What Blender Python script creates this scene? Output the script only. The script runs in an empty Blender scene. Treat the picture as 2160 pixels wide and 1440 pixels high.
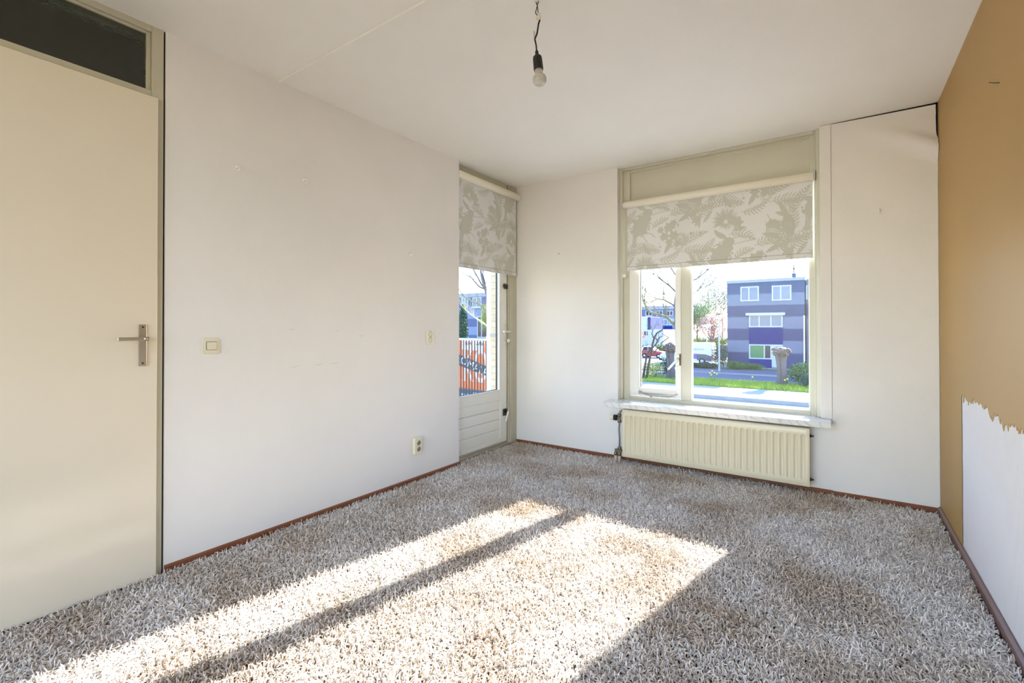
import bpy, math, random
import numpy as np
from mathutils import Vector, Matrix

random.seed(7)
SC = bpy.context.scene
COL = SC.collection

# ------------------------------------------------------------------ camera
F_PX, TH, PI_, RO, CY, CAM_H = 993.66, 0.607721, 0.007, -0.000433, 683.67, 1.1633
_f = Vector((-math.sin(TH) * math.cos(PI_), math.cos(TH) * math.cos(PI_), math.sin(PI_)))
_r0 = Vector((math.cos(TH), math.sin(TH), 0)); _u0 = _r0.cross(_f)
_r = _r0 * math.cos(RO) + _u0 * math.sin(RO); _u = -_r0 * math.sin(RO) + _u0 * math.cos(RO)
cam = bpy.data.cameras.new('camera'); cam_o = bpy.data.objects.new('camera', cam); COL.objects.link(cam_o)
cam.sensor_width = 36; cam.sensor_fit = 'HORIZONTAL'; cam.lens = F_PX / 2160 * 36
cam.shift_y = -(720 - CY) / 2160; cam.clip_start = 0.02; cam.clip_end = 600
cam_o.matrix_world = Matrix(((_r.x, _u.x, -_f.x, 0), (_r.y, _u.y, -_f.y, 0), (_r.z, _u.z, -_f.z, CAM_H), (0, 0, 0, 1)))
SC.camera = cam_o

def P(px, py, axis, val):
    """point of the place seen at a spot of the photograph, on the plane axis = val"""
    v = _f * F_PX + _r * (px - 1080) - _u * (py - CY)
    o = Vector((0, 0, CAM_H))
    return o + v * ((val - o[axis]) / v[axis])

# ------------------------------------------------------------------ sky, sun, added fill lights, exposure
SUN_AZ, SUN_EL = math.atan(0.205), math.radians(24.0)      # azimuth from +y towards +x
world = bpy.data.worlds.new('world'); SC.world = world; world.use_nodes = True
wn = world.node_tree; wn.nodes.clear()
wo = wn.nodes.new('ShaderNodeOutputWorld'); wb = wn.nodes.new('ShaderNodeBackground'); sk = wn.nodes.new('ShaderNodeTexSky')
sk.sky_type = 'NISHITA'; sk.sun_disc = False; sk.sun_elevation = SUN_EL; sk.sun_rotation = SUN_AZ
sk.air_density = 1.3; sk.dust_density = 0.4; sk.ozone_density = 3.0; sk.altitude = 0
wb.inputs['Strength'].default_value = 0.95
wt = wn.nodes.new('ShaderNodeVectorMath'); wt.operation = 'MULTIPLY'; wt.inputs[1].default_value = (0.89, 0.93, 1.10)
wn.links.new(sk.outputs[0], wt.inputs[0]); wn.links.new(wt.outputs[0], wb.inputs['Color']); wn.links.new(wb.outputs[0], wo.inputs['Surface'])

sun = bpy.data.lights.new('sun', 'SUN'); sun_o = bpy.data.objects.new('sun', sun); COL.objects.link(sun_o)
sun.energy = 35.0; sun.color = (1.0, 0.965, 0.91); sun.angle = math.radians(0.55)
sd = Vector((math.sin(SUN_AZ) * math.cos(SUN_EL), math.cos(SUN_AZ) * math.cos(SUN_EL), math.sin(SUN_EL)))
sun_o.rotation_euler = sd.to_track_quat('Z', 'Y').to_euler()

def area(name, loc, direction, sx, sy, energy, color=(1, 1, 1), portal=False):
    l = bpy.data.lights.new(name, 'AREA'); o = bpy.data.objects.new(name, l); COL.objects.link(o)
    l.shape = 'RECTANGLE'; l.size = sx; l.size_y = sy; l.energy = energy; l.color = color
    o.location = loc; o.rotation_euler = Vector(direction).to_track_quat('-Z', 'Y').to_euler()
    if portal: l.cycles.is_portal = True
    return o
area('window_portal', (-0.87, 4.30, 1.15), (0, -1, 0), 1.5, 1.4, 1, portal=True)
area('door_portal', (-2.95, 3.45, 1.2), (1, 0, 0), 0.8, 1.5, 1, portal=True)
# unseen fill light added behind the camera to brighten the room
area('added_rear_fill', (-1.05, -1.75, 1.35), (0, 1, 0.0), 2.6, 2.1, 24, (1.0, 0.90, 0.72))

area('added_hallway_fill', (-3.3, -0.3, 1.6), (-1, 0.3, 0), 0.5, 0.5, 1.0, (1.0, 0.93, 0.80))  # unseen fill added to lift the glass above the door

SC.view_settings.view_transform = 'Standard'; SC.view_settings.look = 'None'
SC.view_settings.gamma = 1.0; SC.view_settings.use_curve_mapping = False
SC.view_settings.exposure = 0.14
try:
    SC.cycles.use_denoising = True
    SC.cycles.max_bounces = 12; SC.cycles.diffuse_bounces = 6; SC.cycles.transparent_max_bounces = 24
    SC.cycles.sample_clamp_indirect = 6.0
except Exception:
    pass

# ------------------------------------------------------------------ material helpers
def lin(c):
    return tuple(((v / 255) / 12.92 if v / 255 <= 0.04045 else (((v / 255) + 0.055) / 1.055) ** 2.4) for v in c)

def mat(name, srgb, rough=0.6, metal=0.0, spec=0.5, bump=None, var=None, trans=0.0, emit=None):
    """bump = (kind, scale, strength, distance); var = (scale, amount)"""
    m = bpy.data.materials.new(name); m.use_nodes = True
    nt = m.node_tree; b = nt.nodes['Principled BSDF']
    c = lin(srgb) + (1,)
    b.inputs['Base Color'].default_value = c
    b.inputs['Roughness'].default_value = rough; b.inputs['Metallic'].default_value = metal
    b.inputs['Specular IOR Level'].default_value = spec
    if trans: b.inputs['Transmission Weight'].default_value = trans
    tc = nt.nodes.new('ShaderNodeTexCoord')
    if var:
        n = nt.nodes.new('ShaderNodeTexNoise'); n.inputs['Scale'].default_value = var[0]; n.inputs['Detail'].default_value = 5
        nt.links.new(tc.outputs['Object'], n.inputs['Vector'])
        mr = nt.nodes.new('ShaderNodeMapRange'); mr.inputs['From Min'].default_value = 0.3; mr.inputs['From Max'].default_value = 0.7
        mr.inputs['To Min'].default_value = 1 - var[1]; mr.inputs['To Max'].default_value = 1 + var[1] * 0.6
        nt.links.new(n.outputs['Fac'], mr.inputs['Value'])
        mx = nt.nodes.new('ShaderNodeVectorMath'); mx.operation = 'SCALE'; mx.inputs[0].default_value = c[:3]
        nt.links.new(mr.outputs[0], mx.inputs['Scale']); nt.links.new(mx.outputs[0], b.inputs['Base Color'])
    if bump:
        kind, sc, st, dist = bump
        if kind == 'noise':
            n = nt.nodes.new('ShaderNodeTexNoise'); n.inputs['Scale'].default_value = sc; n.inputs['Detail'].default_value = 4
            nt.links.new(tc.outputs['Object'], n.inputs['Vector']); h = n.outputs['Fac']
        elif kind == 'weave':        # fine diagonal ribs of glass fibre wallpaper
            n = nt.nodes.new('ShaderNodeTexWave'); n.wave_type = 'BANDS'; n.bands_direction = 'DIAGONAL'
            n.inputs['Scale'].default_value = sc; n.inputs['Distortion'].default_value = 0.6; n.inputs['Detail Scale'].default_value = 3
            nt.links.new(tc.outputs['Object'], n.inputs['Vector']); h = n.outputs['Fac']
        elif kind == 'ribs':         # vertical ribs along y
            n = nt.nodes.new('ShaderNodeTexWave'); n.wave_type = 'BANDS'; n.bands_direction = 'Y'
            n.inputs['Scale'].default_value = sc; n.inputs['Distortion'].default_value = 0.3
            nt.links.new(tc.outputs['Object'], n.inputs['Vector']); h = n.outputs['Fac']
        bp = nt.nodes.new('ShaderNodeBump'); bp.inputs['Strength'].default_value = st; bp.inputs['Distance'].default_value = dist
        nt.links.new(h, bp.inputs['Height']); nt.links.new(bp.outputs[0], b.inputs['Normal'])
    return m

def pane_mat(name, tint=(1, 1, 1), gloss=0.06):
    m = bpy.data.materials.new(name); m.use_nodes = True; nt = m.node_tree; nt.nodes.clear()
    o = nt.nodes.new('ShaderNodeOutputMaterial'); t = nt.nodes.new('ShaderNodeBsdfTransparent'); g = nt.nodes.new('ShaderNodeBsdfGlossy')
    t.inputs['Color'].default_value = tint + (1,); g.inputs['Roughness'].default_value = 0.02
    x = nt.nodes.new('ShaderNodeMixShader'); lw = nt.nodes.new('ShaderNodeLayerWeight'); lw.inputs['Blend'].default_value = .5
    pw = nt.nodes.new('ShaderNodeMath'); pw.operation = 'POWER'; pw.inputs[1].default_value = 5.0
    fr = nt.nodes.new('ShaderNodeMapRange'); fr.inputs['To Min'].default_value = .012; fr.inputs['To Max'].default_value = .6
    nt.links.new(lw.outputs['Facing'], pw.inputs[0]); nt.links.new(pw.outputs[0], fr.inputs['Value'])
    nt.links.new(fr.outputs[0], x.inputs[0]); nt.links.new(t.outputs[0], x.inputs[1]); nt.links.new(g.outputs[0], x.inputs[2])
    nt.links.new(x.outputs[0], o.inputs['Surface'])
    return m

M = {}
M['wall'] = mat('glass_fibre_wallpaper', (231, 228, 224), 0.75, bump=('weave', 60, 0.12, 0.004), var=(1.6, 0.035))
M['ceil'] = mat('spray_plaster', (240, 237, 230), 0.85, bump=('noise', 170, 0.30, 0.006), var=(2.0, 0.02))
M['ochre'] = mat('ochre_wall_paint', (174, 139, 80), 0.55, bump=('noise', 60, 0.10, 0.003), var=(1.2, 0.05))
M['ribbed'] = mat('ribbed_white_paper', (226, 222, 222), 0.75, bump=('ribs', 26, 0.35, 0.004), var=(3.0, 0.02))
M['frame'] = mat('taupe_frame_paint', (203, 200, 182), 0.40, var=(4, 0.03))
M['jamb'] = mat('olive_frame_paint', (192, 187, 166), 0.42, var=(5, 0.04))
M['white'] = mat('white_gloss_paint', (232, 231, 224), 0.30, var=(3, 0.015))
M['leaf'] = mat('cream_door_paint', (226, 215, 194), 0.12, var=(1.0, 0.03))
M['dark'] = mat('dark_gap_shade', (26, 23, 20), 0.9)  # dark colour standing in for the shade inside narrow gaps
M['skirt'] = mat('brown_wood_skirting', (128, 76, 48), 0.42, var=(9, 0.12))
M['skirt2'] = mat('purple_brown_skirting', (120, 88, 78), 0.38, var=(9, 0.1))
M['steel'] = mat('brushed_aluminium', (196, 188, 174), 0.32, 0.9, var=(40, 0.03))
M['chrome'] = mat('polished_chrome', (205, 205, 205), 0.15, 1.0)
M['darkmetal'] = mat('dark_metal', (84, 82, 80), 0.35, 0.9)
M['cream_plastic'] = mat('cream_plastic', (226, 219, 194), 0.35)
M['hole'] = mat('socket_well', (150, 140, 112), 0.5)
M['black'] = mat('black_plastic', (20, 19, 18), 0.45)
M['rad'] = mat('cream_radiator_enamel', (226, 216, 188), 0.30)
M['blindtube'] = mat('cream_roller_tube', (236, 231, 214), 0.4)
M['pipe'] = mat('grey_steel_pipe', (118, 122, 122), 0.35, 0.7)
M['brass'] = mat('dull_nickel_fitting', (126, 116, 96), 0.4, 0.7)
M['pink'] = mat('pinkish_pipe_sleeve', (206, 184, 162), 0.5)
M['pane'] = pane_mat('window_glass', (0.97, 0.985, 1.0))
M['obscure'] = mat('obscure_rolled_glass', (205, 215, 205), 0.12, trans=1.0, bump=('noise', 34, 0.55, 0.012))
M['hall'] = mat('hallway_paint', (150, 142, 120), 0.8)

def marble():
    m = mat('white_marble', (226, 226, 224), 0.16); nt = m.node_tree; b = nt.nodes['Principled BSDF']
    tc = nt.nodes.new('ShaderNodeTexCoord'); w = nt.nodes.new('ShaderNodeTexWave'); w.bands_direction = 'DIAGONAL'
    w.inputs['Scale'].default_value = 9; w.inputs['Distortion'].default_value = 9; w.inputs['Detail'].default_value = 4
    r = nt.nodes.new('ShaderNodeValToRGB'); e = r.color_ramp.elements
    e[0].color = lin((204, 202, 197)) + (1,); e[1].color = lin((226, 225, 222)) + (1,); e[1].position = 0.22
    nt.links.new(tc.outputs['Object'], w.inputs['Vector']); nt.links.new(w.outputs['Fac'], r.inputs[0]); nt.links.new(r.outputs[0], b.inputs['Base Color'])
    return m
M['marble'] = marble()

def yarn_mat():
    m = bpy.data.materials.new('shag_yarn'); m.use_nodes = True; nt = m.node_tree; b = nt.nodes['Principled BSDF']
    b.inputs['Roughness'].default_value = 0.8; b.inputs['Specular IOR Level'].default_value = 0.15
    tc = nt.nodes.new('ShaderNodeTexCoord'); n = nt.nodes.new('ShaderNodeTexNoise'); n.inputs['Scale'].default_value = 2.2; n.inputs['Detail'].default_value = 3
    nt.links.new(tc.outputs['Object'], n.inputs['Vector'])
    r = nt.nodes.new('ShaderNodeValToRGB'); e = r.color_ramp.elements
    e[0].color = lin((200, 183, 163)) + (1,); e[0].position = 0.30; e[1].color = lin((232, 225, 217)) + (1,); e[1].position = 0.58
    nt.links.new(n.outputs['Fac'], r.inputs[0])
    hi = nt.nodes.new('ShaderNodeHairInfo'); mr = nt.nodes.new('ShaderNodeMapRange')
    mr.inputs['To Min'].default_value = 0.58; mr.inputs['To Max'].default_value = 1.30
    nt.links.new(hi.outputs['Random'], mr.inputs['Value'])
    s = nt.nodes.new('ShaderNodeVectorMath'); s.operation = 'SCALE'
    nt.links.new(r.outputs[0], s.inputs[0]); nt.links.new(mr.outputs[0], s.inputs['Scale']); nt.links.new(s.outputs[0], b.inputs['Base Color'])
    return m
M['yarn'] = yarn_mat()
M['backing'] = mat('carpet_backing', (58, 46, 36), 0.95, var=(30, 0.2))

# ------------------------------------------------------------------ mesh helpers
class MB:
    def __init__(s): s.v = []; s.f = []; s.m = []; s.sm = []
    def add(s, vs, fs, mi=0, smooth=False):
        o = len(s.v); s.v += [tuple(v) for v in vs]
        for f in fs: s.f.append(tuple(i + o for i in f)); s.m.append(mi); s.sm.append(smooth)
        return s
    def box(s, x0, x1, y0, y1, z0, z1, mi=0):
        if x0 > x1: x0, x1 = x1, x0
        if y0 > y1: y0, y1 = y1, y0
        if z0 > z1: z0, z1 = z1, z0
        return s.add([(x0, y0, z0), (x1, y0, z0), (x1, y1, z0), (x0, y1, z0), (x0, y0, z1), (x1, y0, z1), (x1, y1, z1), (x0, y1, z1)],
                     [(0, 3, 2, 1), (4, 5, 6, 7), (0, 1, 5, 4), (1, 2, 6, 5), (2, 3, 7, 6), (3, 0, 4, 7)], mi)
    def tube(s, pts, r, n=8, mi=0, caps=True, smooth=True):
        pts = [Vector(p) for p in pts]; k = len(pts); rs = r if isinstance(r, (list, tuple)) else [r] * k
        rings = []; ref = None
        for i in range(k):
            d = (pts[min(i + 1, k - 1)] - pts[max(i - 1, 0)])
            d = d.normalized() if d.length > 1e-9 else Vector((0, 0, 1))
            if ref is None or abs(ref.dot(d)) > 0.98:
                ref = Vector((1, 0, 0)) if abs(d.x) < 0.9 else Vector((0, 1, 0))
            a = (ref - d * ref.dot(d)).normalized(); ref = a; b = d.cross(a)
            rings.append([pts[i] + (a * math.cos(2 * math.pi * j / n) + b * math.sin(2 * math.pi * j / n)) * rs[i] for j in range(n)])
        vs = [v for rg in rings for v in rg]; fs = []
        for i in range(k - 1):
            for j in range(n):
                fs.append((i * n + j, i * n + (j + 1) % n, (i + 1) * n + (j + 1) % n, (i + 1) * n + j))
        s.add(vs, fs, mi, smooth)
        if caps: s.add(rings[0], [tuple(range(n))[::-1]], mi); s.add(rings[-1], [tuple(range(n))], mi)
        return s
    def lathe(s, origin, axis, prof, n=24, mi=0, smooth=True):
        """prof: list of (distance along axis, radius)"""
        o = Vector(origin); d = Vector(axis).normalized()
        a = (Vector((1, 0, 0)) if abs(d.x) < 0.9 else Vector((0, 1, 0))); a = (a - d * a.dot(d)).normalized(); b = d.cross(a)
        vs = []; fs = []
        for t, r in prof:
            r = max(r, 1e-5)
            vs += [o + d * t + (a * math.cos(2 * math.pi * j / n) + b * math.sin(2 * math.pi * j / n)) * r for j in range(n)]
        for i in range(len(prof) - 1):
            for j in range(n):
                fs.append((i * n + j, i * n + (j + 1) % n, (i + 1) * n + (j + 1) % n, (i + 1) * n + j))
        fs.append(tuple(range(n))[::-1]); fs.append(tuple(range((len(prof) - 1) * n, len(prof) * n)))
        return s.add(vs, fs, mi, smooth)
    def prism(s, poly, off, mi=0):
        """polygon of 3D points pushed out by vector off"""
        n = len(poly); off = Vector(off); a = [Vector(p) for p in poly]; b = [p + off for p in a]
        return s.add(a + b, [tuple(range(n))[::-1], tuple(range(n, 2 * n))] + [(i, (i + 1) % n, n + (i + 1) % n, n + i) for i in range(n)], mi)
    def build(s, name, m, parent=None, bevel=0.0, seg=2, auto=False):
        me = bpy.data.meshes.new(name); me.from_pydata(s.v, [], s.f); me.validate(); me.update()
        for x in (m if isinstance(m, (list, tuple)) else [m]): me.materials.append(x)
        if len(me.polygons) == len(s.f):
            me.polygons.foreach_set('material_index', s.m); me.polygons.foreach_set('use_smooth', s.sm)
        o = bpy.data.objects.new(name, me); COL.objects.link(o)
        if parent:
            o.parent = parent
            o.matrix_parent_inverse = Matrix.Translation(-parent.location)   # shapes are given in room coordinates
        if bevel:
            bm = o.modifiers.new('bevel', 'BEVEL'); bm.width = bevel; bm.segments = seg; bm.limit_method = 'ANGLE'; bm.angle_limit = math.radians(40)
            bm.harden_normals = False
        return o

def tag(o, label=None, cat=None, group=None, kind=None):
    if label: o['label'] = label
    if cat: o['category'] = cat
    if group: o['group'] = group
    if kind: o['kind'] = kind
    return o

def empty(name, loc, label=None, cat=None, group=None, kind=None):
    o = bpy.data.objects.new(name, None); COL.objects.link(o); o.location = loc; o.empty_display_size = 0.1
    return tag(o, label, cat, group, kind)

def boxo(name, dims, m, parent=None, bevel=0.0, seg=2):
    return MB().box(*dims).build(name, m, parent, bevel, seg)

def text_mesh(body, size, m, name, parent, origin, xdir, ydir, depth=0.001, xs=1.0):
    """lettering as a thin mesh; origin = lower start of the line"""
    cu = bpy.data.curves.new('lettering_curve', 'FONT'); cu.body = body; cu.size = size; cu.extrude = depth
    t = bpy.data.objects.new('lettering_tmp', cu); COL.objects.link(t)
    dg = bpy.context.evaluated_depsgraph_get(); me = bpy.data.meshes.new_from_object(t.evaluated_get(dg))
    bpy.data.objects.remove(t); bpy.data.curves.remove(cu)
    x = Vector(xdir).normalized(); y = Vector(ydir).normalized(); z = x.cross(y)
    o0 = Vector(origin)
    for v in me.vertices: c = v.co.copy(); v.co = o0 + x * c.x * xs + y * c.y + z * c.z
    me.materials.clear(); me.materials.append(m)
    o = bpy.data.objects.new(name, me); COL.objects.link(o)
    if parent: o.parent = parent; o.matrix_parent_inverse = Matrix.Translation(-parent.location)
    return o

def rrect(y0, y1, z0, z1, r, x, n=5):
    """rounded rectangle in the plane x, ordered so that it faces +x"""
    pts = []
    for cy, cz, a0 in ((y1 - r, z0 + r, -90), (y1 - r, z1 - r, 0), (y0 + r, z1 - r, 90), (y0 + r, z0 + r, 180)):
        for i in range(n + 1):
            a = math.radians(a0 + 90 * i / n); pts.append((x, cy + r * math.cos(a), cz + r * math.sin(a)))
    return pts

# ------------------------------------------------------------------ dimensions of the room
XL, XR, YB, HC = -2.678, 0.523, 4.014, 2.60          # left wall, right wall, back wall, ceiling
XD = -2.733                                          # plane of the balcony door
YR = -1.60                                           # rear of the room
ZF = -0.030                                          # slab under the carpet pile (pile tips at 0)
WX0, WX1, WZ0 = -1.636, -0.114, 0.478                # window opening
YF = 4.10                                            # window frame plane

# ------------------------------------------------------------------ shell
M['scuff'] = mat('grey_scuff', (196, 188, 178), 0.8)
w = MB().box(XL - 0.10, XL, 0.911, 3.055, ZF, HC).box(XL - 0.10, XL, YR, -0.06, ZF, HC)
wl = tag(w.build('wall_left', M['wall']), 'off-white papered wall between the cream door and the balcony door', 'wall', kind='structure')
for px, py, L_, a_ in ((615, 695, .05, .05), (710, 697, .03, -.03), (762, 708, .06, 0), (622, 773, .09, .10), (672, 769, .08, .04), (706, 766, .08, .0), (700, 1071, .05, .1), (478, 742, .02, .3)):
    p = P(px, py, 0, XL); d_ = Vector((0, math.cos(a_), math.sin(a_))) * L_ / 2; u_ = Vector((0, 0, .0022))
    MB().prism([p - d_, p - u_ * .6, p + d_, p + u_ * .6], (.0004, 0, 0)).build('scuff_mark', M['scuff'], wl)
w = MB().box(-2.86, WX0, YB, YB + 0.30, ZF, HC).box(WX1, XR + 0.12, YB, YB + 0.30, ZF, HC).box(WX0, WX1, YB, YB + 0.30, ZF, WZ0)
tag(w.build('wall_back', M['wall']), 'off-white papered wall around the window', 'wall', kind='structure')
wr = tag(boxo('wall_right', (XR, XR + 0.12, YR, YB, ZF, HC), M['ribbed']), 'wall of white ribbed paper half covered in ochre paint', 'wall', kind='structure')
w = MB().box(XL - .1, -2.45, YR - 0.12, YR, ZF, HC).box(0.35, XR + .12, YR - 0.12, YR, ZF, HC).box(-2.45, 0.35, YR - 0.12, YR, 2.45, HC)  # opening made up to hold the rear fill light
tag(w.build('wall_rear', M['wall']), 'wall behind the camera with a wide opening added for the fill light', 'wall', kind='structure')
tag(boxo('floor', (XL - 0.10, XR + 0.12, YR - 0.12, YB + 0.05, -0.25, ZF - 0.003), M['backing']), 'floor slab under the carpet', 'floor', kind='structure')
tag(boxo('ceiling', (-2.86, XR + 0.12, YR - 0.12, YB + 0.30, HC, HC + 0.2), M['ceil']), 'off-white sprayed plaster ceiling', 'ceiling', kind='structure')
# raised seam across the ceiling
s = MB().prism([(XL, 1.468, HC), (XL, 1.482, HC), (XL, 1.478, HC - 0.007), (XL, 1.472, HC - 0.007)], (XR - XL, 0, 0))
tag(s.build('trim_1', M['ceil']), 'thin raised seam running across the ceiling', 'ceiling seam', kind='structure')

# ochre paint layer with a ragged lower edge where the paper was stripped
def ochre_layer():
    y_seam = 3.357; t = 0.0025; x = XR - t
    mb = MB(); ys = []; y = y_seam
    rnd = random.Random(3); edge = []
    while y > YR:
        base = 0.800 + 0.035 * math.sin(y * 9) * 0.3 + 0.010 * math.sin(y * 31)
        edge.append((y, base + rnd.uniform(-0.022, 0.022) + (0.03 if y > 3.33 else 0)))
        y -= rnd.uniform(0.006, 0.020)
    edge.append((YR, 0.8))
    # upper sheet as strips down to the torn edge
    vs = []; fs = []
    for i, (yy, zz) in enumerate(edge): vs += [(x, yy, HC), (x, yy, zz)]
    for i in range(len(edge) - 1): fs.append((2 * i, 2 * i + 2, 2 * i + 3, 2 * i + 1))
    mb.add(vs, fs)
    vs2 = []; fs2 = []
    for i, (yy, zz) in enumerate(edge): vs2 += [(x, yy, zz), (XR, yy, zz)]
    for i in range(len(edge) - 1): fs2.append((2 * i, 2 * i + 2, 2 * i + 3, 2 * i + 1))
    mb.add(vs2, fs2)
    # strip beside the window wall goes down to the skirting
    n = 30; vs = []; fs = []
    for i in range(n + 1):
        z = HC - (HC - ZF) * i / n
        vs += [(x, y_seam + (rnd.uniform(-.003, .003) if z < .8 else 0), z), (x, YB - 0.001, z)]
    for i in range(n): fs.append((2 * i, 2 * i + 2, 2 * i + 3, 2 * i + 1))
    mb.add(vs, fs)
    return mb
ochre_layer().build('ochre_paint', M['ochre'], wr)['label'] = 'ochre paint layer with torn lower edge'

# loose sheet of wallpaper between window and ochre wall, bulging and gaping at its top corner
def loose_paper():
    nx, nz = 44, 90; x0, x1 = -0.043, XR - 0.004; vs = []; fs = []
    rnd = random.Random(5)
    for j in range(nz + 1):
        for i in range(nx + 1):
            u = i / nx; z = -0.005 + (HC - 0.004 + 0.005) * j / nz
            x = x0 + (x1 - x0) * u
            top = max(0, (z - 2.2) / 0.4)
            # gap along the ceiling and beside the ochre wall
            if j == nz: z -= 0.008 * max(0, u - 0.02) ** 0.8
            if i == nx: x -= 0.008 * min(1, max(0, (z - 2.36) / .06)) + rnd.uniform(0, 0.002)
            # ridge running from mid top edge down to the corner side
            zr = 2.505 - 0.20 * u ** 2.0; dz = z - zr
            b = 0.046 * u ** 1.2 * math.exp(-(dz / 0.055) ** 2) - 0.006 * u * math.exp(-((dz + 0.10) / 0.06) ** 2)
            vs.append((x, YB - 0.005 - max(b, -0.004) , z))
    for j in range(nz):
        for i in range(nx): fs.append((j * (nx + 1) + i, j * (nx + 1) + i + 1, (j + 1) * (nx + 1) + i + 1, (j + 1) * (nx + 1) + i))
    return MB().add(vs, fs, 0, True)
lp = loose_paper().build('loose_wallpaper', M['wall'])
tag(lp, 'off-white wallpaper sheet coming loose at the ceiling beside the ochre wall', 'wallpaper', kind='structure')
g = MB().box(-0.04, XR - .003, YB - 0.0015, YB - 0.0002, HC - 0.014, HC).box(XR - 0.016, XR - .0028, YB - 0.0015, YB - 0.0002, 2.34, HC)  # shade of the gap painted as a dark strip on the wall
tag(g.build('gap_shade', M['dark']), 'dark strip standing for the shade in the wallpaper gap below the ceiling', 'gap', kind='structure')
# flat board beside the window
tag(boxo('trim_3', (WX1, -0.046, YB - 0.008, YB, 0.520, HC - .002), M['wall'], bevel=0.002), 'flat off-white board framing the window', 'trim', kind='structure')

# skirtings
def skirting(name, pts, m, label, h=0.019, th=0.010):
    (xa, ya), (xb, yb), (nx, ny) = pts
    n = Vector((nx, ny, 0)) * th; poly = [(0, ZF), (1, ZF), (1, h * 0.65), (0.35, h), (0, h)]
    mb = MB().prism([(xa + n.x * a, ya + n.y * a, z) for a, z in poly], (xb - xa, yb - ya, 0))
    return tag(mb.build(name, m), label, 'baseboard', kind='structure')
skirting('baseboard_left', ((XL, 0.912), (XL, 3.055), (1, 0)), M['skirt'], 'thin brown wooden skirting along the papered wall')
skirting('baseboard_back', ((-2.733, YB), (XR - .012, YB), (0, -1)), M['skirt'], 'thin brown wooden skirting below the window')
skirting('baseboard_right', ((XR - .0026, YR), (XR - .0026, YB), (-1, 0)), M['skirt2'], 'dark brown skirting below the ochre and white wall', 0.027, 0.015)

# ------------------------------------------------------------------ shag carpet
def carpet():
    x0, x1, y0, y1 = XL + 0.006, XR - 0.020, -0.6, YB - 0.012
    nx, ny = 60, 84; vs = []; fs = []
    base = MB()
    base.box(x0, x1, y0, y1, ZF - 0.002, ZF + 0.002).box(XD - .0, x0, 3.06, y1, ZF - 0.002, ZF + 0.002).box(XD + .04, x0, -0.02, 0.90, ZF - 0.002, ZF + 0.002)
    o = base.build('carpet', M['backing'])
    tag(o, 'beige long-pile shag carpet covering the whole floor', 'carpet', kind='stuff')
    rs = np.random.default_rng(11)
    pitch = 0.0074
    gx = np.arange(x0 - 0.05, x1, pitch); gy = np.arange(0.12, y1, pitch)
    X, Y = np.meshgrid(gx, gy); X = X.ravel(); Y = Y.ravel()
    X = X + rs.uniform(-.5, .5, X.size) * pitch; Y = Y + rs.uniform(-.5, .5, Y.size) * pitch
    keep = ((X > x0) & (X < x1 - .004) & (Y < y1 - .004)) | ((X <= x0) & (X > XD + .01) & (Y > 3.07) & (Y < y1 - .004))
    # only what the view cone can reach (plus a margin)
    fwd = X * _f.x + Y * _f.y; rgt = X * _r.x + Y * _r.y
    keep &= (fwd > 0.9) & (np.abs(rgt) < 1.16 * fwd + 0.15)
    X = X[keep]; Y = Y[keep]; n = X.size
    def nz(a, b, s, ph):
        return np.sin(a * s + 1.7 * np.sin(b * s * 0.7 + ph)) * np.cos(b * s * 1.1 + 1.3 * np.sin(a * s * .6 + 2 * ph))
    ang = 2.2 * nz(X, Y, 2.1, 1.0) + 1.8 * nz(X, Y, 6.3, 2.0) + 1.2 * nz(X, Y, 17.0, .4) + rs.normal(0, 1.5, n)
    lean = np.clip(0.62 + 0.20 * nz(X, Y, 9.0, 4.0) + rs.normal(0, 0.40, n), 0.02, 1.45)
    L = 0.034 * (1 + 0.12 * nz(X, Y, 7.0, .3) + rs.normal(0, .12, n))
    K = 6
    pos = np.zeros((n, K, 3)); pos[:, 0, 0] = X; pos[:, 0, 1] = Y; pos[:, 0, 2] = ZF
    cur = lean * 0.35; a = ang.copy(); curl = rs.normal(0, 1.05, n); bend = rs.uniform(-0.2, 1.3, n)
    for k in range(1, K):
        st = L / (K - 1)
        pos[:, k, 0] = pos[:, k - 1, 0] + st * np.sin(cur) * np.cos(a)
        pos[:, k, 1] = pos[:, k - 1, 1] + st * np.sin(cur) * np.sin(a)
        pos[:, k, 2] = pos[:, k - 1, 2] + st * np.cos(cur)
        cur = cur + lean * 0.30 + bend * 0.45; a = a + curl * 0.6
    # keep strands out of the walls
    pos[:, :, 0] = np.clip(pos[:, :, 0], np.where(Y > 3.07, XD + .012, XL + .012)[:, None], XR - 0.021)
    pos[:, :, 1] = np.minimum(pos[:, :, 1], YB - 0.014)
    pos[:, :, 2] = np.maximum(pos[:, :, 2], ZF)
    cu = bpy.data.hair_curves.new('carpet_pile'); cu.add_curves([K] * n)
    cu.attributes['position'].data.foreach_set('vector', pos.astype(np.float32).ravel())
    ra = cu.attributes.get('radius') or cu.attributes.new('radius', 'FLOAT', 'POINT')
    rad = np.tile(np.array([0.0014, 0.0018, 0.0020, 0.0020, 0.0018, 0.0010], np.float32), n)
    ra.data.foreach_set('value', rad)
    cu.materials.append(M['yarn'])
    p = bpy.data.objects.new('pile', cu); COL.objects.link(p); p.parent = o; p['kind'] = 'stuff'
    return n
print('yarns', carpet())

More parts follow.
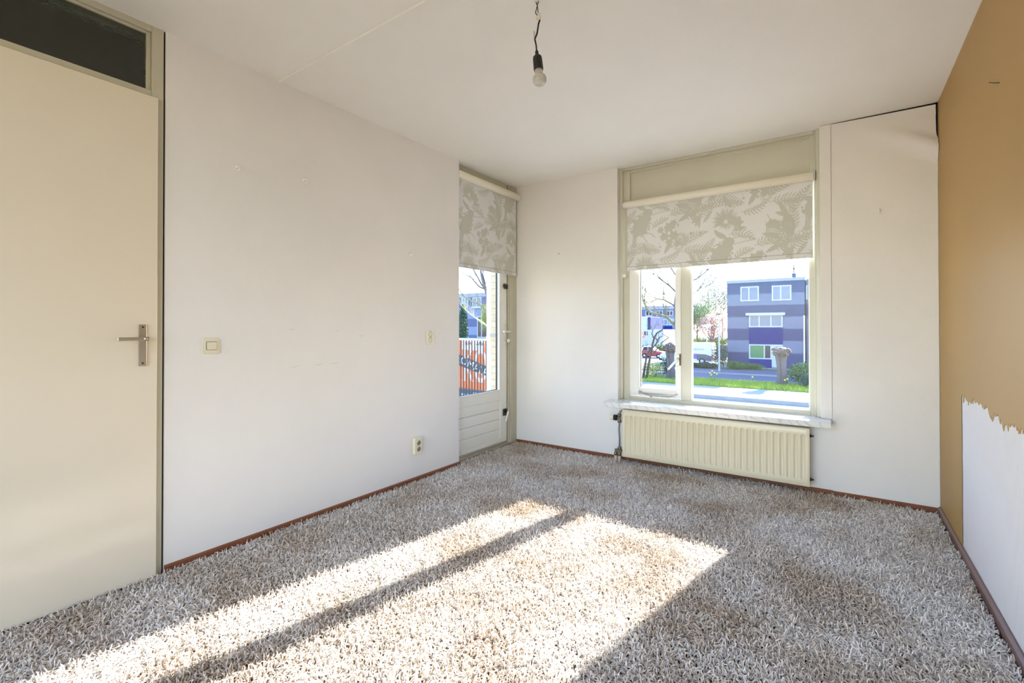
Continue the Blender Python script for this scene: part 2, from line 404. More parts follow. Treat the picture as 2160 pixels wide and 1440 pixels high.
# ------------------------------------------------------------------ door_1: cream interior door with a glass light above
def interior_door():
    d = empty('door_1', (XL, 0.43, 0), 'cream flush interior door with a dark glass light above it', 'door', kind='structure')
    xf = XL - 0.004
    fr = MB().box(XL - 0.10, xf, 0.856, 0.904, ZF, HC)                # post, lock side
    fr.box(XL - 0.10, xf, -0.06, -0.015, ZF, HC)                      # post, hinge side
    fr.box(XL - 0.10, xf, -0.015, 0.856, 2.262, 2.292)                # transom bar
    fr.box(XL - 0.10, xf, -0.015, 0.856, 2.572, HC)                   # head
    fr.box(XL - 0.045, xf - 0.012, 0.838, 0.856, 2.292, 2.572).box(XL - 0.045, xf - 0.012, -0.015, 0.838, 2.560, 2.572)  # glazing beads
    fr.build('frame', M['jamb'], d, bevel=0.003)
    MB().box(XL - 0.09, XL - 0.012, 0.903, 0.912, ZF, HC).build('gap', M['dark'], d)['label'] = 'dark filler for the shade in the crack beside the frame'  # crack backed with a dark colour in place of its shade
    lf = boxo('leaf', (XL - 0.022, XL + 0.016, -0.030, 0.876, -0.012, 2.257), M['leaf'], d, bevel=0.0025)
    boxo('fanlight', (XL - 0.034, XL - 0.026, -0.014, 0.842, 2.290, 2.566), M['obscure'], d)['label'] = 'dark rolled glass of the light above the door'
    # handle
    x = XL + 0.016
    pl = MB().prism(rrect(0.800, 0.832, 0.985, 1.178, 0.004, x), (0.008, 0, 0)).build('handle_plate', M['steel'], d, bevel=0.0015)
    hs = MB()
    for z in (1.166, 0.999): hs.lathe((x + 0.0078, 0.8165, z), (1, 0, 0), [(0, .0045), (0.0012, .0045), (0.0014, .003)], 14)
    hs.build('screw', M['darkmetal'], pl)
    lv = MB().lathe((x + 0.008, 0.8165, 1.112), (1, 0, 0), [(0, .011), (.010, .011), (.011, .009), (.045, .009)], 18)
    lv.build('lever_neck', M['steel'], pl)
    arm = MB(); pts = []
    for i in range(9):
        t = i / 8; a = t * math.pi / 2
        pts.append((x + 0.036 + 0.012 * math.sin(a), 0.832 - 0.010 * (1 - math.cos(a)), 0))
    # flat bar seen edge-on, turned out from the neck
    arm.box(x + 0.042, x + 0.052, 0.712, 0.829, 1.1035, 1.1205)
    arm.box(x + 0.030, x + 0.052, 0.806, 0.829, 1.1035, 1.1205)
    arm.build('lever', M['steel'], d, bevel=0.003, seg=3)
    # dark hallway behind the fanlight
    hw = MB().box(-4.2, -4.1, -0.7, 2.0, ZF, HC).box(-4.1, XL - .1, -0.75, -0.65, ZF, HC).box(-4.1, XL - .1, 1.6, 1.7, ZF, HC)
    hw.box(-4.2, XL - .1, -0.75, 1.7, HC + .001, HC + .1).box(-4.2, XL - .1, -0.75, 1.7, ZF - .1, ZF - .001)
    tag(hw.build('wall_hallway', M['hall']), 'dim hallway behind the cream door', 'wall', kind='structure')
interior_door()

# ------------------------------------------------------------------ door_2: white balcony door
def balcony_door():
    d = empty('door_2', (XD, 3.45, 0), 'white balcony door with a tall pane above grooved boards', 'door', kind='structure')
    fr = MB().box(-2.86, XD + 0.000, 3.905, YB - .0005, ZF, HC)
    fr.box(-2.86, XD - 0.006, 3.868, 3.905, ZF, HC).box(-2.86, XD - 0.020, 3.842, 3.868, ZF, HC)
    fr.box(-2.86, XD - 0.005, 3.0, 3.842, 2.50, HC)                    # head board
    fr.box(-2.86, XD - 0.020, 3.0, 3.842, 2.42, 2.50)
    fr.box(-2.86, XL - 0.1, 2.98, 3.055, ZF, HC)
    fr.build('frame', M['jamb'], d, bevel=0.003)
    th = MB().box(-2.88, XD + 0.012, 3.055, 3.90, ZF, 0.012).box(-2.88, XD - 0.012, 3.055, 3.87, 0.012, 0.030)
    th.build('threshold', M['steel'], d, bevel=0.003)
    xa, xb = -2.790, XD - 0.004
    lf = MB().box(xa, xb, 3.732, 3.840, 0.036, 2.415).box(xa, xb, 3.057, 3.110, 0.036, 2.415)
    lf.box(xa, xb, 3.110, 3.732, 2.30, 2.415).box(xa, xb, 3.110, 3.732, 0.455, 0.540).box(xa, xb, 3.110, 3.732, 0.036, 0.075)
    lf.build('leaf', M['white'], d, bevel=0.003)
    bd = MB()
    for z0, z1 in ((0.075, 0.166), (0.170, 0.262), (0.266, 0.358), (0.362, 0.455)): bd.box(xa + .01, xb - 0.006, 3.108, 3.734, z0, z1)
    bd.build('board_panel', M['white'], d, bevel=0.004)
    be = MB().box(xb - .012, xb + .004, 3.715, 3.734, 0.540, 2.30).box(xb - .012, xb + .004, 3.108, 3.715, 0.538, 0.556)
    be.build('glazing_bead', M['white'], d, bevel=0.002)
    boxo('pane', (-2.772, -2.764, 3.105, 3.737, 0.535, 2.305), M['pane'], d)
    sp = MB().box(-2.776, -2.762, 3.7105, 3.716, 0.556, 2.30).box(-2.776, -2.762, 3.11, 3.7105, 0.552, 0.557)
    sp.build('seal', M['black'], d)
    # handle plate, lever, thumb turn
    x = xb
    q = lambda px, py: P(px, py, 0, x)
    c = q(1066.5, 706); yy, z0, z1 = c.y, q(1066, 729).z, q(1066, 683).z
    pl = MB().prism(rrect(yy - .016, yy + .016, z0, z1, .005, x), (0.007, 0, 0)).build('handle_plate', M['steel'], d, bevel=.0015)
    zl = q(1066, 699).z
    lv = MB().lathe((x + .006, yy, zl), (1, 0, 0), [(0, .012), (.008, .011), (.012, .009), (.045, .009)], 16)
    lv.tube([(x + .046, yy + .008, zl), (x + .050, yy - .02, zl), (x + .050, yy - .10, zl)], .0085, 10)
    lv.build('lever', M['white'], d)
    zk = q(1066, 718).z
    kn = MB().lathe((x + .006, yy, zk), (1, 0, 0), [(0, .010), (.012, .009), (.018, .009)], 16, 0).lathe((x + .024, yy, zk), (1, 0, 0), [(0, .008), (.004, .017), (.014, .019), (.020, .015), (.022, .008)], 18, 1)
    kn.build('thumb_turn', [M['steel'], M['white']], d)
    # upper surface lock
    z = q(1066, 604).z; y = q(1066, 604).y
    lk = MB().prism(rrect(y - .030, y - .006, z - .026, z + .026, .008, x), (.010, 0, 0)).prism(rrect(y + .006, y + .030, z - .026, z + .026, .008, x), (.010, 0, 0))
    lk.tube([(x + .016, y - .055, z + .008), (x + .016, y + .022, z + .008)], .006, 10).tube([(x + .016, y - .055, z - .008), (x + .016, y + .018, z - .008)], .005, 10)
    lk.build('upper_lock', M['darkmetal'], d)
    # lower espagnolette handle
    z = q(1067, 868).z; y = q(1064, 868).y
    lh = MB().prism(rrect(y - .028, y - .008, z - .034, z + .034, .008, x), (.010, 0, 0)).prism(rrect(y + .004, y + .030, z - .036, z + .036, .008, x), (.010, 0, 0))
    lh.lathe((x + .008, y + .014, z + .006), (1, 0, 0), [(0, .014), (.020, .013), (.024, .010)], 16)
    lh.build('lower_lock', M['darkmetal'], d)
    MB().tube([(x + .034, y + .016, z + .010), (x + .036, y - .004, z - .035), (x + .040, y - .032, z - .085)], [.010, .009, .008], 10).build('lower_lever', M['white'], d)
balcony_door()

# ------------------------------------------------------------------ window_1
def window():
    d = empty('window_1', (-0.87, YF, 0.5), 'window with a small opening casement beside a large fixed pane', 'window', kind='structure')
    y0, y1 = YF, YF + 0.075
    fr = MB().box(WX0 - .0, -1.552, y0, y1, WZ0, HC).box(-0.178, WX1, y0, y1, WZ0, HC).box(-1.104, -1.026, y0, y1, 0.545, 2.255)
    fr.box(-1.552, -0.178, y0, y1, WZ0 + .02, 0.545).box(-1.552, -0.178, y0, y1, 2.255, 2.30).box(-1.552, -0.178, y0, y1, 2.56, HC)
    # stepped inner edge of the post beside the papered reveal, and at the board
    fr.box(WX0, -1.612, y0 - .030, y0, 0.518, HC).box(-0.137, WX1, y0 - .050, y0, 0.518, HC).box(-0.150, -0.137, y0 - .028, y0, 0.518, HC)
    fr.box(-1.612, -0.150, y0 - 0.030, y0, 2.578, HC)
    fr.build('frame', M['frame'], d, bevel=0.004)
    boxo('top_panel', (-1.552, -0.178, y0 + .022, y0 + .040, 2.295, 2.565), M['frame'], d)
    # casement sash
    s0, s1 = y0 - 0.012, y0 + 0.050
    sa = MB().box(-1.553, -1.462, s0, s1, 0.558, 2.25).box(-1.150, -1.103, s0, s1, 0.558, 2.25).box(-1.462, -1.150, s0, s1, 0.558, 0.632).box(-1.462, -1.150, s0, s1, 2.17, 2.25)
    sa.build('casement_sash', M['white'], d, bevel=0.004)
    boxo('casement_pane', (-1.466, -1.146, y0 + .020, y0 + .026, 0.628, 2.175), M['pane'], d)
    boxo('fixed_pane', (-1.028, -0.176, y0 + .030, y0 + .036, 0.540, 2.258), M['pane'], d)
    be = MB().box(-1.026, -1.012, y0 + .004, y0 + .030, 0.557, 2.255).box(-0.188, -0.178, y0 + .004, y0 + .030, 0.557, 2.255).box(-1.026, -0.178, y0 + .004, y0 + .030, 0.545, 0.557)
    be.build('glazing_bead', M['white'], d, bevel=.002)
    se = MB().box(-1.464, -1.456, y0 + .012, y0 + .020, 0.632, 2.17)
    se.build('seal', M['darkmetal'], d)
    # outer sill
    MB().prism([(-1.64, y1, 0.500), (-1.64, y1 + .22, 0.470), (-1.64, y1 + .22, 0.440), (-1.64, y1, 0.440)], (1.53, 0, 0)).build('outer_sill', M['white'], d)
    # casement fastener
    c = P(1431, 758, 1, s0)
    hp = MB().box(c.x - .011, c.x + .011, s0 - .009, s0, c.z - .050, c.z + .045)
    hp.build('handle_plate', M['steel'], d, bevel=.002)
    MB().box(c.x + .013, c.x + .022, s0 - .012, s0 + .001, c.z - .05, c.z + .048).build('keep', M['darkmetal'], d, bevel=.001)
    lv = MB().lathe((c.x, s0 - .006, c.z + .004), (0, -1, 0), [(0, .013), (.018, .012), (.024, .009)], 16)
    lv.tube([(c.x, s0 - .026, c.z + .006), (c.x - .02, s0 - .034, c.z - .02), (c.x - .075, s0 - .042, c.z - .085)], [.009, .0095, .0085], 12)
    lv.build('handle', M['chrome'], d)
    # casement stay along the bottom rail
    za = 0.588
    st = MB().box(-1.470, -1.440, s0 - .010, s0, za - .010, za + .016)
    st.box(-1.440, -1.185, s0 - .012, s0 - .008, za - .010, za + .002)
    st.tube([(-1.44, s0 - .016, za - .004), (-1.36, s0 - .02, za - .020), (-1.20, s0 - .022, za - .018), (-1.175, s0 - .022, za - .008), (-1.125, s0 - .022, za + .012)], .0045, 8)
    st.box(-1.56, -1.10, s0 - .006, s0 + .01, 0.549, 0.556)
    st.tube([(-1.385, s0 - .012, za), (-1.35, s0 - .020, za - .034)], .005, 8)
    st.build('casement_stay', M['chrome'], d)
window()
# marble sill
sl = MB().add([(-1.698, 3.815, 0.478), (-0.050, 3.850, 0.478), (-0.050, YB - .009, 0.478), (WX1 - .001, YB - .009, 0.478), (WX1 - .001, YF - .001, 0.478), (WX0 + .001, YF - .001, 0.478), (WX0 + .001, YB - .001, 0.478), (-1.698, YB - .001, 0.478)]
              + [(-1.698, 3.815, 0.517), (-0.050, 3.850, 0.517), (-0.050, YB - .009, 0.517), (WX1 - .001, YB - .009, 0.517), (WX1 - .001, YF - .001, 0.517), (WX0 + .001, YF - .001, 0.517), (WX0 + .001, YB - .001, 0.517), (-1.698, YB - .001, 0.517)],
              [tuple(range(8))[::-1], tuple(range(8, 16))] + [(i, (i + 1) % 8, 8 + (i + 1) % 8, 8 + i) for i in range(8)])
tag(sl.build('window_sill', M['marble'], bevel=.002), 'white marble windowsill above the radiator', 'windowsill', kind='structure')

# ------------------------------------------------------------------ roller blinds with a tropical print
def clip_poly(poly, x0, x1, y0, y1):
    def cut(p, f, inter):
        out = []
        for i in range(len(p)):
            a, b = p[i - 1], p[i]; fa, fb = f(a), f(b)
            if fb:
                if not fa: out.append(inter(a, b))
                out.append(b)
            elif fa: out.append(inter(a, b))
        return out
    def ix(v): return lambda a, b: (v, a[1] + (b[1] - a[1]) * (v - a[0]) / (b[0] - a[0]))
    def iy(v): return lambda a, b: (a[0] + (b[0] - a[0]) * (v - a[1]) / (b[1] - a[1]), v)
    for f, i in ((lambda q: q[0] >= x0, ix(x0)), (lambda q: q[0] <= x1, ix(x1)), (lambda q: q[1] >= y0, iy(y0)), (lambda q: q[1] <= y1, iy(y1))):
        poly = cut(poly, f, i)
        if len(poly) < 3: return []
    return poly

def print_cell():
    """one repeat of the print, metres, v upward, origin on the bird's body"""
    out = []; R = random.Random(21); k = 0.000815
    def pt(x, y): return (x * k, -y * k)
    def lens(x, y, ang, L, W, n=4):
        a = math.radians(ang); c, s = math.cos(a), math.sin(a); up = []; dn = []
        for i in range(n + 1):
            t = i / n; wv = W * math.sin(math.pi * min(1, t * 0.9 + 0.08)) * 0.5
            up.append((x + c * L * t - s * wv, y + s * L * t + c * wv)); dn.append((x + c * L * t + s * wv, y + s * L * t - c * wv))
        out.append([pt(*q) for q in up + dn[::-1]])
    def stroke(pts, wd):
        for i in range(len(pts) - 1):
            (xa, ya), (xb, yb) = pts[i], pts[i + 1]; L = math.hypot(xb - xa, yb - ya) or 1; nx, ny = -(yb - ya) / L * wd / 2, (xb - xa) / L * wd / 2
            out.append([pt(xa + nx, ya + ny), pt(xb + nx, yb + ny), pt(xb - nx, yb - ny), pt(xa - nx, ya - ny)])
    def frond(x, y, ang, L, bend=40, n=11, ll=70):
        a = ang; px, py = x, y; st = L / n; pts = [(x, y)]
        for i in range(n):
            a += bend / n; px += math.cos(math.radians(a)) * st; py += math.sin(math.radians(a)) * st; pts.append((px, py))
            s = ll * math.sin(math.pi * (0.18 + 0.80 * (i + 1) / (n + 1)))
            lens(px, py, a + 48 + R.uniform(-6, 6), s, 13); lens(px, py, a - 48 + R.uniform(-6, 6), s, 13)
        stroke(pts, 6); lens(px, py, a, ll * .6, 12)
    def bigleaf(x, y, ang, L, W):
        a = math.radians(ang); c, s = math.cos(a), math.sin(a)
        for f0 in (1.0, 0.74, 0.48, 0.22):
            for sg in (1, -1):
                pts = []
                for i in range(13):
                    t = i / 12; wv = sg * W * 0.5 * f0 * math.sin(math.pi * t) ** 0.75
                    pts.append((x + c * L * t - s * wv, y + s * L * t + c * wv))
                stroke(pts, 13 if f0 > .9 else 10)
        stroke([(x - c * 60, y - s * 60), (x + c * L * .9, y + s * L * .9)], 8)
    def disc(x, y, rx, ry=None, n=14, rot=0):
        ry = ry or rx; a = math.radians(rot)
        out.append([pt(x + rx * math.cos(t) * math.cos(a) - ry * math.sin(t) * math.sin(a), y + rx * math.cos(t) * math.sin(a) + ry * math.sin(t) * math.cos(a)) for t in [2 * math.pi * i / n for i in range(n)]])
    def burst(x, y, r, n=40, a0=180, a1=380):
        for i in range(n):
            a = a0 + (a1 - a0) * i / n + R.uniform(-4, 4); rr = r * R.uniform(.65, 1)
            lens(x + 18 * math.cos(math.radians(a)), y + 18 * math.sin(math.radians(a)), a, rr, 9, 3)
    def blossom(x, y, r, n=6):
        for i in range(n): lens(x, y, 360 * i / n + R.uniform(-8, 8), r, r * .62)
    # bird: speckled body of many small overlapping feathers, head, open beak outline, tail, feet
    for i in range(95):
        t = R.random(); a = R.uniform(0, 6.28); q = R.random() ** .5
        bx = -5 + 105 * q * math.cos(a); by = 5 + 140 * q * math.sin(a)
        x = bx * .78 - by * .55; y = bx * .62 + by * .80
        disc(x, y, R.uniform(9, 17), None, 7)
    disc(-4, 6, 78, 128, 22, 34)
    disc(72, -118, 52, 46, 16); disc(50, -75, 50, 42, 14, 40)
    stroke([(100, -150), (190, -165), (260, -150), (310, -120), (215, -112), (120, -92)], 8)
    for dx in (-85, -70, -55): stroke([(dx, 110), (dx - 12, 235)], 13)
    stroke([(20, 120), (40, 160), (70, 190)], 10); stroke([(60, 90), (110, 110), (150, 150)], 10)
    # branch and fronds under the bird
    frond(-150, 240, -8, 330, 30, 12, 78); frond(-40, 240, 30, 220, -20, 8, 60)
    frond(-190, 60, -75, 240, 25, 9, 62); frond(-130, -60, 150, 170, 40, 7, 60)
    frond(70, -190, -20, 230, 60, 8, 70); frond(300, -60, -30, 330, 40, 12, 88)
    frond(450, -40, 15, 300, -55, 11, 80); frond(120, 60, -60, 180, 50, 7, 56)
    frond(-420, 120, 10, 260, 35, 10, 70); frond(-380, -120, -50, 260, 40, 9, 66); frond(620, -160, -80, 250, -30, 9, 64); frond(430, 330, -15, 280, 30, 10, 74)
    frond(-260, 330, -30, 240, 40, 9, 60); frond(180, -400, 20, 220, -60, 8, 60)
    for x, y, a in ((500, -120, 200), (520, -60, 150), (-300, -40, 60), (-330, 40, 20), (250, 330, -60), (90, 330, -120)): lens(x, y, a, 150, 46)
    # blossoms
    for x, y, r in ((300, 60, 62), (250, 150, 55), (345, 150, 58), (300, 215, 46), (210, 80, 40), (380, 235, 40), (345, 20, 40)): blossom(x, y, r)
    for _ in range(26): disc(R.uniform(190, 410), R.uniform(20, 270), R.uniform(5, 14), None, 7)
    for x, y in ((420, 180), (440, 215), (400, 270)): burst(x, y, 55, 16, 0, 360)
    # large seed leaves
    bigleaf(430, -290, 66, 300, 170); bigleaf(560, -330, 80, 210, 90)
    lens(390, -250, 10, 130, 60); lens(430, -170, 40, 120, 44)
    # protea-like bloom above
    burst(45, -330, 130, 54, 150, 400); burst(45, -320, 80, 30, 0, 360); blossom(150, -300, 60)
    for x, y in ((-60, -250), (-20, -220), (110, -230)): lens(x, y, R.uniform(-40, 60), 120, 40)
    # sprigs
    for x, y, a in ((560, 90, -70), (600, 110, -95), (640, 60, -60)):
        frond(x, y, a, 130, 10, 8, 28)
    blossom(560, 20, 44, 5); disc(520, 150, 18); disc(610, 160, 14)
    return out

CELL = print_cell()
def print_polys(width, height, u0, v0):
    res = []; ax, ay, by = 0.655, 0.32, 0.64
    for i in range(-2, 4):
        for j in range(-3, 4):
            ou = u0 + i * ax; ov = v0 - i * ay + j * by
            if ou < -1.0 or ou > width + .5: continue
            for p in CELL:
                c = clip_poly([(a + ou, b + ov) for a, b in p], 0, width, 0, height)
                if c: res.append(c)
    return res

def fabric_mat(name, srgb):
    m = bpy.data.materials.new(name); m.use_nodes = True; nt = m.node_tree; nt.nodes.clear()
    o = nt.nodes.new('ShaderNodeOutputMaterial'); df = nt.nodes.new('ShaderNodeBsdfDiffuse'); tl = nt.nodes.new('ShaderNodeBsdfTranslucent'); x = nt.nodes.new('ShaderNodeMixShader')
    tc = nt.nodes.new('ShaderNodeTexCoord'); n = nt.nodes.new('ShaderNodeTexNoise'); n.inputs['Scale'].default_value = 400
    bp = nt.nodes.new('ShaderNodeBump'); bp.inputs['Strength'].default_value = 0.15; bp.inputs['Distance'].default_value = .002
    nt.links.new(tc.outputs['Object'], n.inputs['Vector']); nt.links.new(n.outputs['Fac'], bp.inputs['Height']); nt.links.new(bp.outputs[0], df.inputs['Normal'])
    c = lin(srgb) + (1,); df.inputs['Color'].default_value = c; tl.inputs['Color'].default_value = c; x.inputs[0].default_value = 0.05
    nt.links.new(df.outputs[0], x.inputs[1]); nt.links.new(tl.outputs[0], x.inputs[2]); nt.links.new(x.outputs[0], o.inputs['Surface'])
    return m
M['fabric'] = fabric_mat('printed_blind_fabric', (228, 228, 227)); M['print'] = fabric_mat('blind_print_grey', (204, 204, 194)); M['seam'] = mat('blind_hem_stitching', (120, 114, 104), 0.8)

def blind(root, width, height, hem, to3d, nrm, axis_pts, r, m_end):
    """to3d(u, v) -> point on the cloth, v upward from the lower edge"""
    n = Vector(nrm)
    cl = MB(); a, b, c, d = to3d(0, 0), to3d(width, 0), to3d(width, height), to3d(0, height)
    cl.prism([a, b, c, d], -n * 0.001)
    for i, p in enumerate(print_polys(width, height - hem, 0.13, 0.36)):
        cl.add([to3d(u, v + hem) + n * (0.0002 + (i % 797) * 1.2e-6) for u, v in p], [tuple(range(len(p)))], 1)
    cl.build('cloth', [M['fabric'], M['print']], root)
    hm = MB(); hm.prism([q_ + n * 0.0035 for q_ in (to3d(0, -.001), to3d(width, -.001), to3d(width, hem), to3d(0, hem))], -n * 0.0030)
    hm.prism([q_ + n * 0.0042 for q_ in (to3d(0, hem - .0016), to3d(width, hem - .0016), to3d(width, hem + .0006), to3d(0, hem + .0006))], -n * 0.0012, 2)
    for i, p in enumerate(print_polys(width, hem - .002, 0.13, 0.40)):
        hm.add([to3d(u, v) + n * (0.0036 + (i % 397) * 1.2e-6) for u, v in p], [tuple(range(len(p)))], 1)
    hm.build('hem_bar', [M['fabric'], M['print'], M['seam']], root)
    p0, p1 = Vector(axis_pts[0]), Vector(axis_pts[1]); L = (p1 - p0).length
    MB().lathe(p0, p1 - p0, [(0, r * .9), (.004, r), (L - .004, r), (L, r * .9)], 32).build('roller', M['blindtube'], root)

root = empty('roller_blind', (-0.87, YB + .045, 2.24), 'patterned roller blind half drawn over the wide window', 'roller blind')
yb = YB + 0.052; bw = 1.408
blind(root, bw, 0.580, 0.036, lambda u, v: Vector((-1.566 + u, yb, 1.672 + v)), (0, -1, 0), ((-1.592, YB + .040, 2.262), (-0.150, YB + .040, 2.262)), 0.031, None)
MB().box(-0.150, -0.138, YB + .014, YB + .066, 2.230, 2.296).build('bracket', M['chrome'], root, bevel=.002)
MB().box(-1.604, -1.593, YB + .014, YB + .066, 2.235, 2.292).build('bracket', M['chrome'], root, bevel=.002)
ch = MB().tube([(-1.588, YB + .012, 2.24), (-1.586, YB + .014, 1.9), (-1.583, YB + .016, 1.63)], .0022, 6).tube([(-1.580, YB + .030, 2.24), (-1.578, YB + .030, 1.64)], .0022, 6)
ch.lathe((-1.582, YB + .018, 1.610), (0, 0, 1), [(0, .004), (.004, .015), (.016, .018), (.030, .014), (.036, .004)], 14)
ch.build('pull_chain', M['white'], root)

root = empty('roller_blind', (XD + .03, 3.5, 2.49), 'patterned roller blind half drawn over the narrow balcony door', 'roller blind')
xb = XD + 0.022
blind(root, 0.905, 0.790, 0.036, lambda u, v: Vector((xb, 3.062 + u, 1.690 + v)), (1, 0, 0), ((XD + .035, 3.058, 2.492), (XD + .035, 3.992, 2.492)), 0.034, None)
MB().box(XD + .001, XD + .03, 3.993, 3.999, 2.465, 2.52).build('bracket', M['blindtube'], root, bevel=.002)

# ------------------------------------------------------------------ radiator
def radiator():
    root = empty('radiator', (-0.865, 3.95, 0.05), 'cream ribbed panel radiator under the marble windowsill', 'radiator')
    x0, x1, z0, z1, yf = -1.552, -0.176, 0.046, 0.452, 3.900
    N = 31; pitch = (x1 - x0 - 0.036) / N; hw = 0.0112
    xs = [x0, x0 + .006]
    for i in range(N):
        c = x0 + 0.018 + pitch * (i + .5)
        xs += [c - hw - .004, c - hw, c - hw + .004, c, c + hw - .004, c + hw, c + hw + .004]
    xs += [x1 - .006, x1]
    zs = [z0, z0 + .006, z0 + .035, z0 + .040, z0 + .044, z0 + .048, z0 + .056, z0 + .2, z1 - .056, z1 - .048, z1 - .044, z1 - .040, z1 - .035, z1 - .006, z1]
    def dep(x, z):
        t = (x - x0 - 0.018) / pitch; i = min(max(int(t), 0), N - 1); c = x0 + 0.018 + pitch * (i + .5)
        dx = abs(x - c); zc = max(0, max(z0 + .058 - z, z - (z1 - .058)))
        rr = math.hypot(dx, zc) if zc > 0 else dx
        if zc == 0: rr = dx
        e = (hw + .002 - rr) / .005
        return 0.0115 * max(0, min(1, e))
    vs = []; fs = []
    for z in zs:
        for x in xs:
            edge = .004 if (x in (x0, x1) or z in (z0, z1)) else 0
            vs.append((x, yf + dep(x, z) + edge, z))
    nx = len(xs)
    for j in range(len(zs) - 1):
        for i in range(nx - 1): fs.append((j * nx + i, j * nx + i + 1, (j + 1) * nx + i + 1, (j + 1) * nx + i))
    mb = MB().add(vs, fs, 0, True)
    mb.box(x0 + .004, x1 - .004, yf + .013, yf + .018, z0 + .002, z1 - .002)
    mb.build('front_panel', M['rad'], root)
    bk = MB().box(x0 + .02, x1 - .02, yf + .060, yf + .072, z0 + .01, z1 - .01)
    k = int((x1 - x0 - .06) / .03)
    for i in range(k): bk.box(x0 + .03 + i * .03, x0 + .032 + i * .03, yf + .018, yf + .060, z0 + .03, z1 - .03)
    bk.build('convector', M['rad'], root)
    MB().box(x0 + .001, x0 + .009, yf + .006, yf + .074, z0 + .004, z1 + .002).build('side_cover', M['rad'], root, bevel=.001)
    MB().box(x1 - .009, x1 - .001, yf + .006, yf + .074, z0 + .004, z1 + .002).build('side_cover', M['rad'], root, bevel=.001)
    tg = MB().box(x0 + .01, x1 - .01, yf + .008, yf + .072, z1 - .002, z1 + .002); tg.build('top_grille', M['rad'], root)
    for x in (x0 + .2, x1 - .23): MB().box(x, x + .03, yf + .072, YB - .001, z0 + .05, z1 - .05).build('wall_bracket', M['darkmetal'], root)
    for z in (z1 - .055, z0 + .045):
        pg = MB().lathe((x1 - .001, yf + .04, z), (1, 0, 0), [(0, .012), (.008, .012), (.010, .007), (.022, .006), (.024, .004)], 14, 0)
        pg.build('bleed_plug', M['darkmetal'], root)
    # supply side: elbow, valve, thermostat head, pipe, lower block, floor sleeves
    xp, yp = -1.585, 3.925
    v = MB().tube([(x0, yp + .01, .440), (x0 - .016, yp + .006, .437), (x0 - .028, yp, .425), (xp, yp, .405)], .0095, 10)
    v.lathe((xp, yp, .330), (0, 0, 1), [(0, .010), (.004, .017), (.018, .017), (.022, .012), (.060, .012), (.064, .016), (.078, .016), (.082, .010)], 14)
    v.lathe((xp - .008, yp, .372), (-1, 0, 0), [(0, .012), (.012, .012)], 14)
    v.build('valve', M['brass'], root)
    kb = MB().lathe((xp - .020, yp, .372), (-1, 0, 0), [(0, .016), (.003, .024), (.016, .025), (.019, .017), (.030, .017)], 18)
    for i in range(12):
        a = 2 * math.pi * i / 12; kb.box(xp - .052, xp - .034, yp + .021 * math.cos(a) - .003, yp + .021 * math.cos(a) + .003, .372 + .021 * math.sin(a) - .003, .372 + .021 * math.sin(a) + .003)
    kb.build('valve_collar', M['black'], root)
    MB().lathe((xp - .050, yp, .372), (-1, 0, 0), [(0, .024), (.004, .026), (.022, .025), (.034, .021), (.040, .012), (.041, .002)], 20).build('thermostat_head', M['cream_plastic'], root)
    MB().tube([(xp, yp, .332), (xp - .004, yp, .27), (xp + .001, yp, .20), (xp, yp, .115)], .0075, 10).build('supply_pipe', M['pipe'], root)
    lb = MB().lathe((xp, yp, .098), (0, 0, 1), [(0, .012), (.004, .017), (.022, .017), (.026, .010)], 12)
    lb.box(xp - .040, xp + .020, yp - .012, yp + .012, .078, .100)
    for dx in (-.034, .0): lb.lathe((xp + dx, yp, .044), (0, 0, 1), [(0, .010), (.004, .016), (.024, .016), (.028, .011), (.040, .011)], 12)
    lb.build('lower_block', M['brass'], root)
    for dx in (-.034, .0):
        MB().lathe((xp + dx, yp, -.026), (0, 0, 1), [(0, .014), (.060, .014), (.066, .012), (.070, .008)], 16).build('pipe_sleeve', M['pink'], root)
radiator()

# ------------------------------------------------------------------ switch, sockets, wall hooks, nails
def light_switch():
    y0, y1, z0, z1 = 1.072, 1.157, 1.028, 1.112
    r = empty('light_switch', (XL, (y0 + y1) / 2, z0), 'cream rocker light switch beside the cream door', 'light switch')
    MB().prism(rrect(y0, y1, z0, z1, .010, XL), (.006, 0, 0)).build('outer_frame', M['cream_plastic'], r, bevel=.003)
    MB().prism(rrect(y0 + .008, y1 - .008, z0 + .008, z1 - .008, .007, XL + .006), (.004, 0, 0)).build('inner_plate', M['cream_plastic'], r, bevel=.002)
    MB().prism(rrect(y0 + .017, y1 - .017, z0 + .020, z1 - .020, .004, XL + .010), (.0006, 0, 0)).build('shadow_gap', M['dark'], r)
    rk = MB().prism([(XL + .0105, y0 + .019, z0 + .022), (XL + .0105, y1 - .019, z0 + .022), (XL + .0105, y1 - .019, z1 - .022), (XL + .0105, y0 + .019, z1 - .022)], (.0045, 0, 0))
    rk.build('rocker', M['cream_plastic'], r, bevel=.0015)
light_switch()

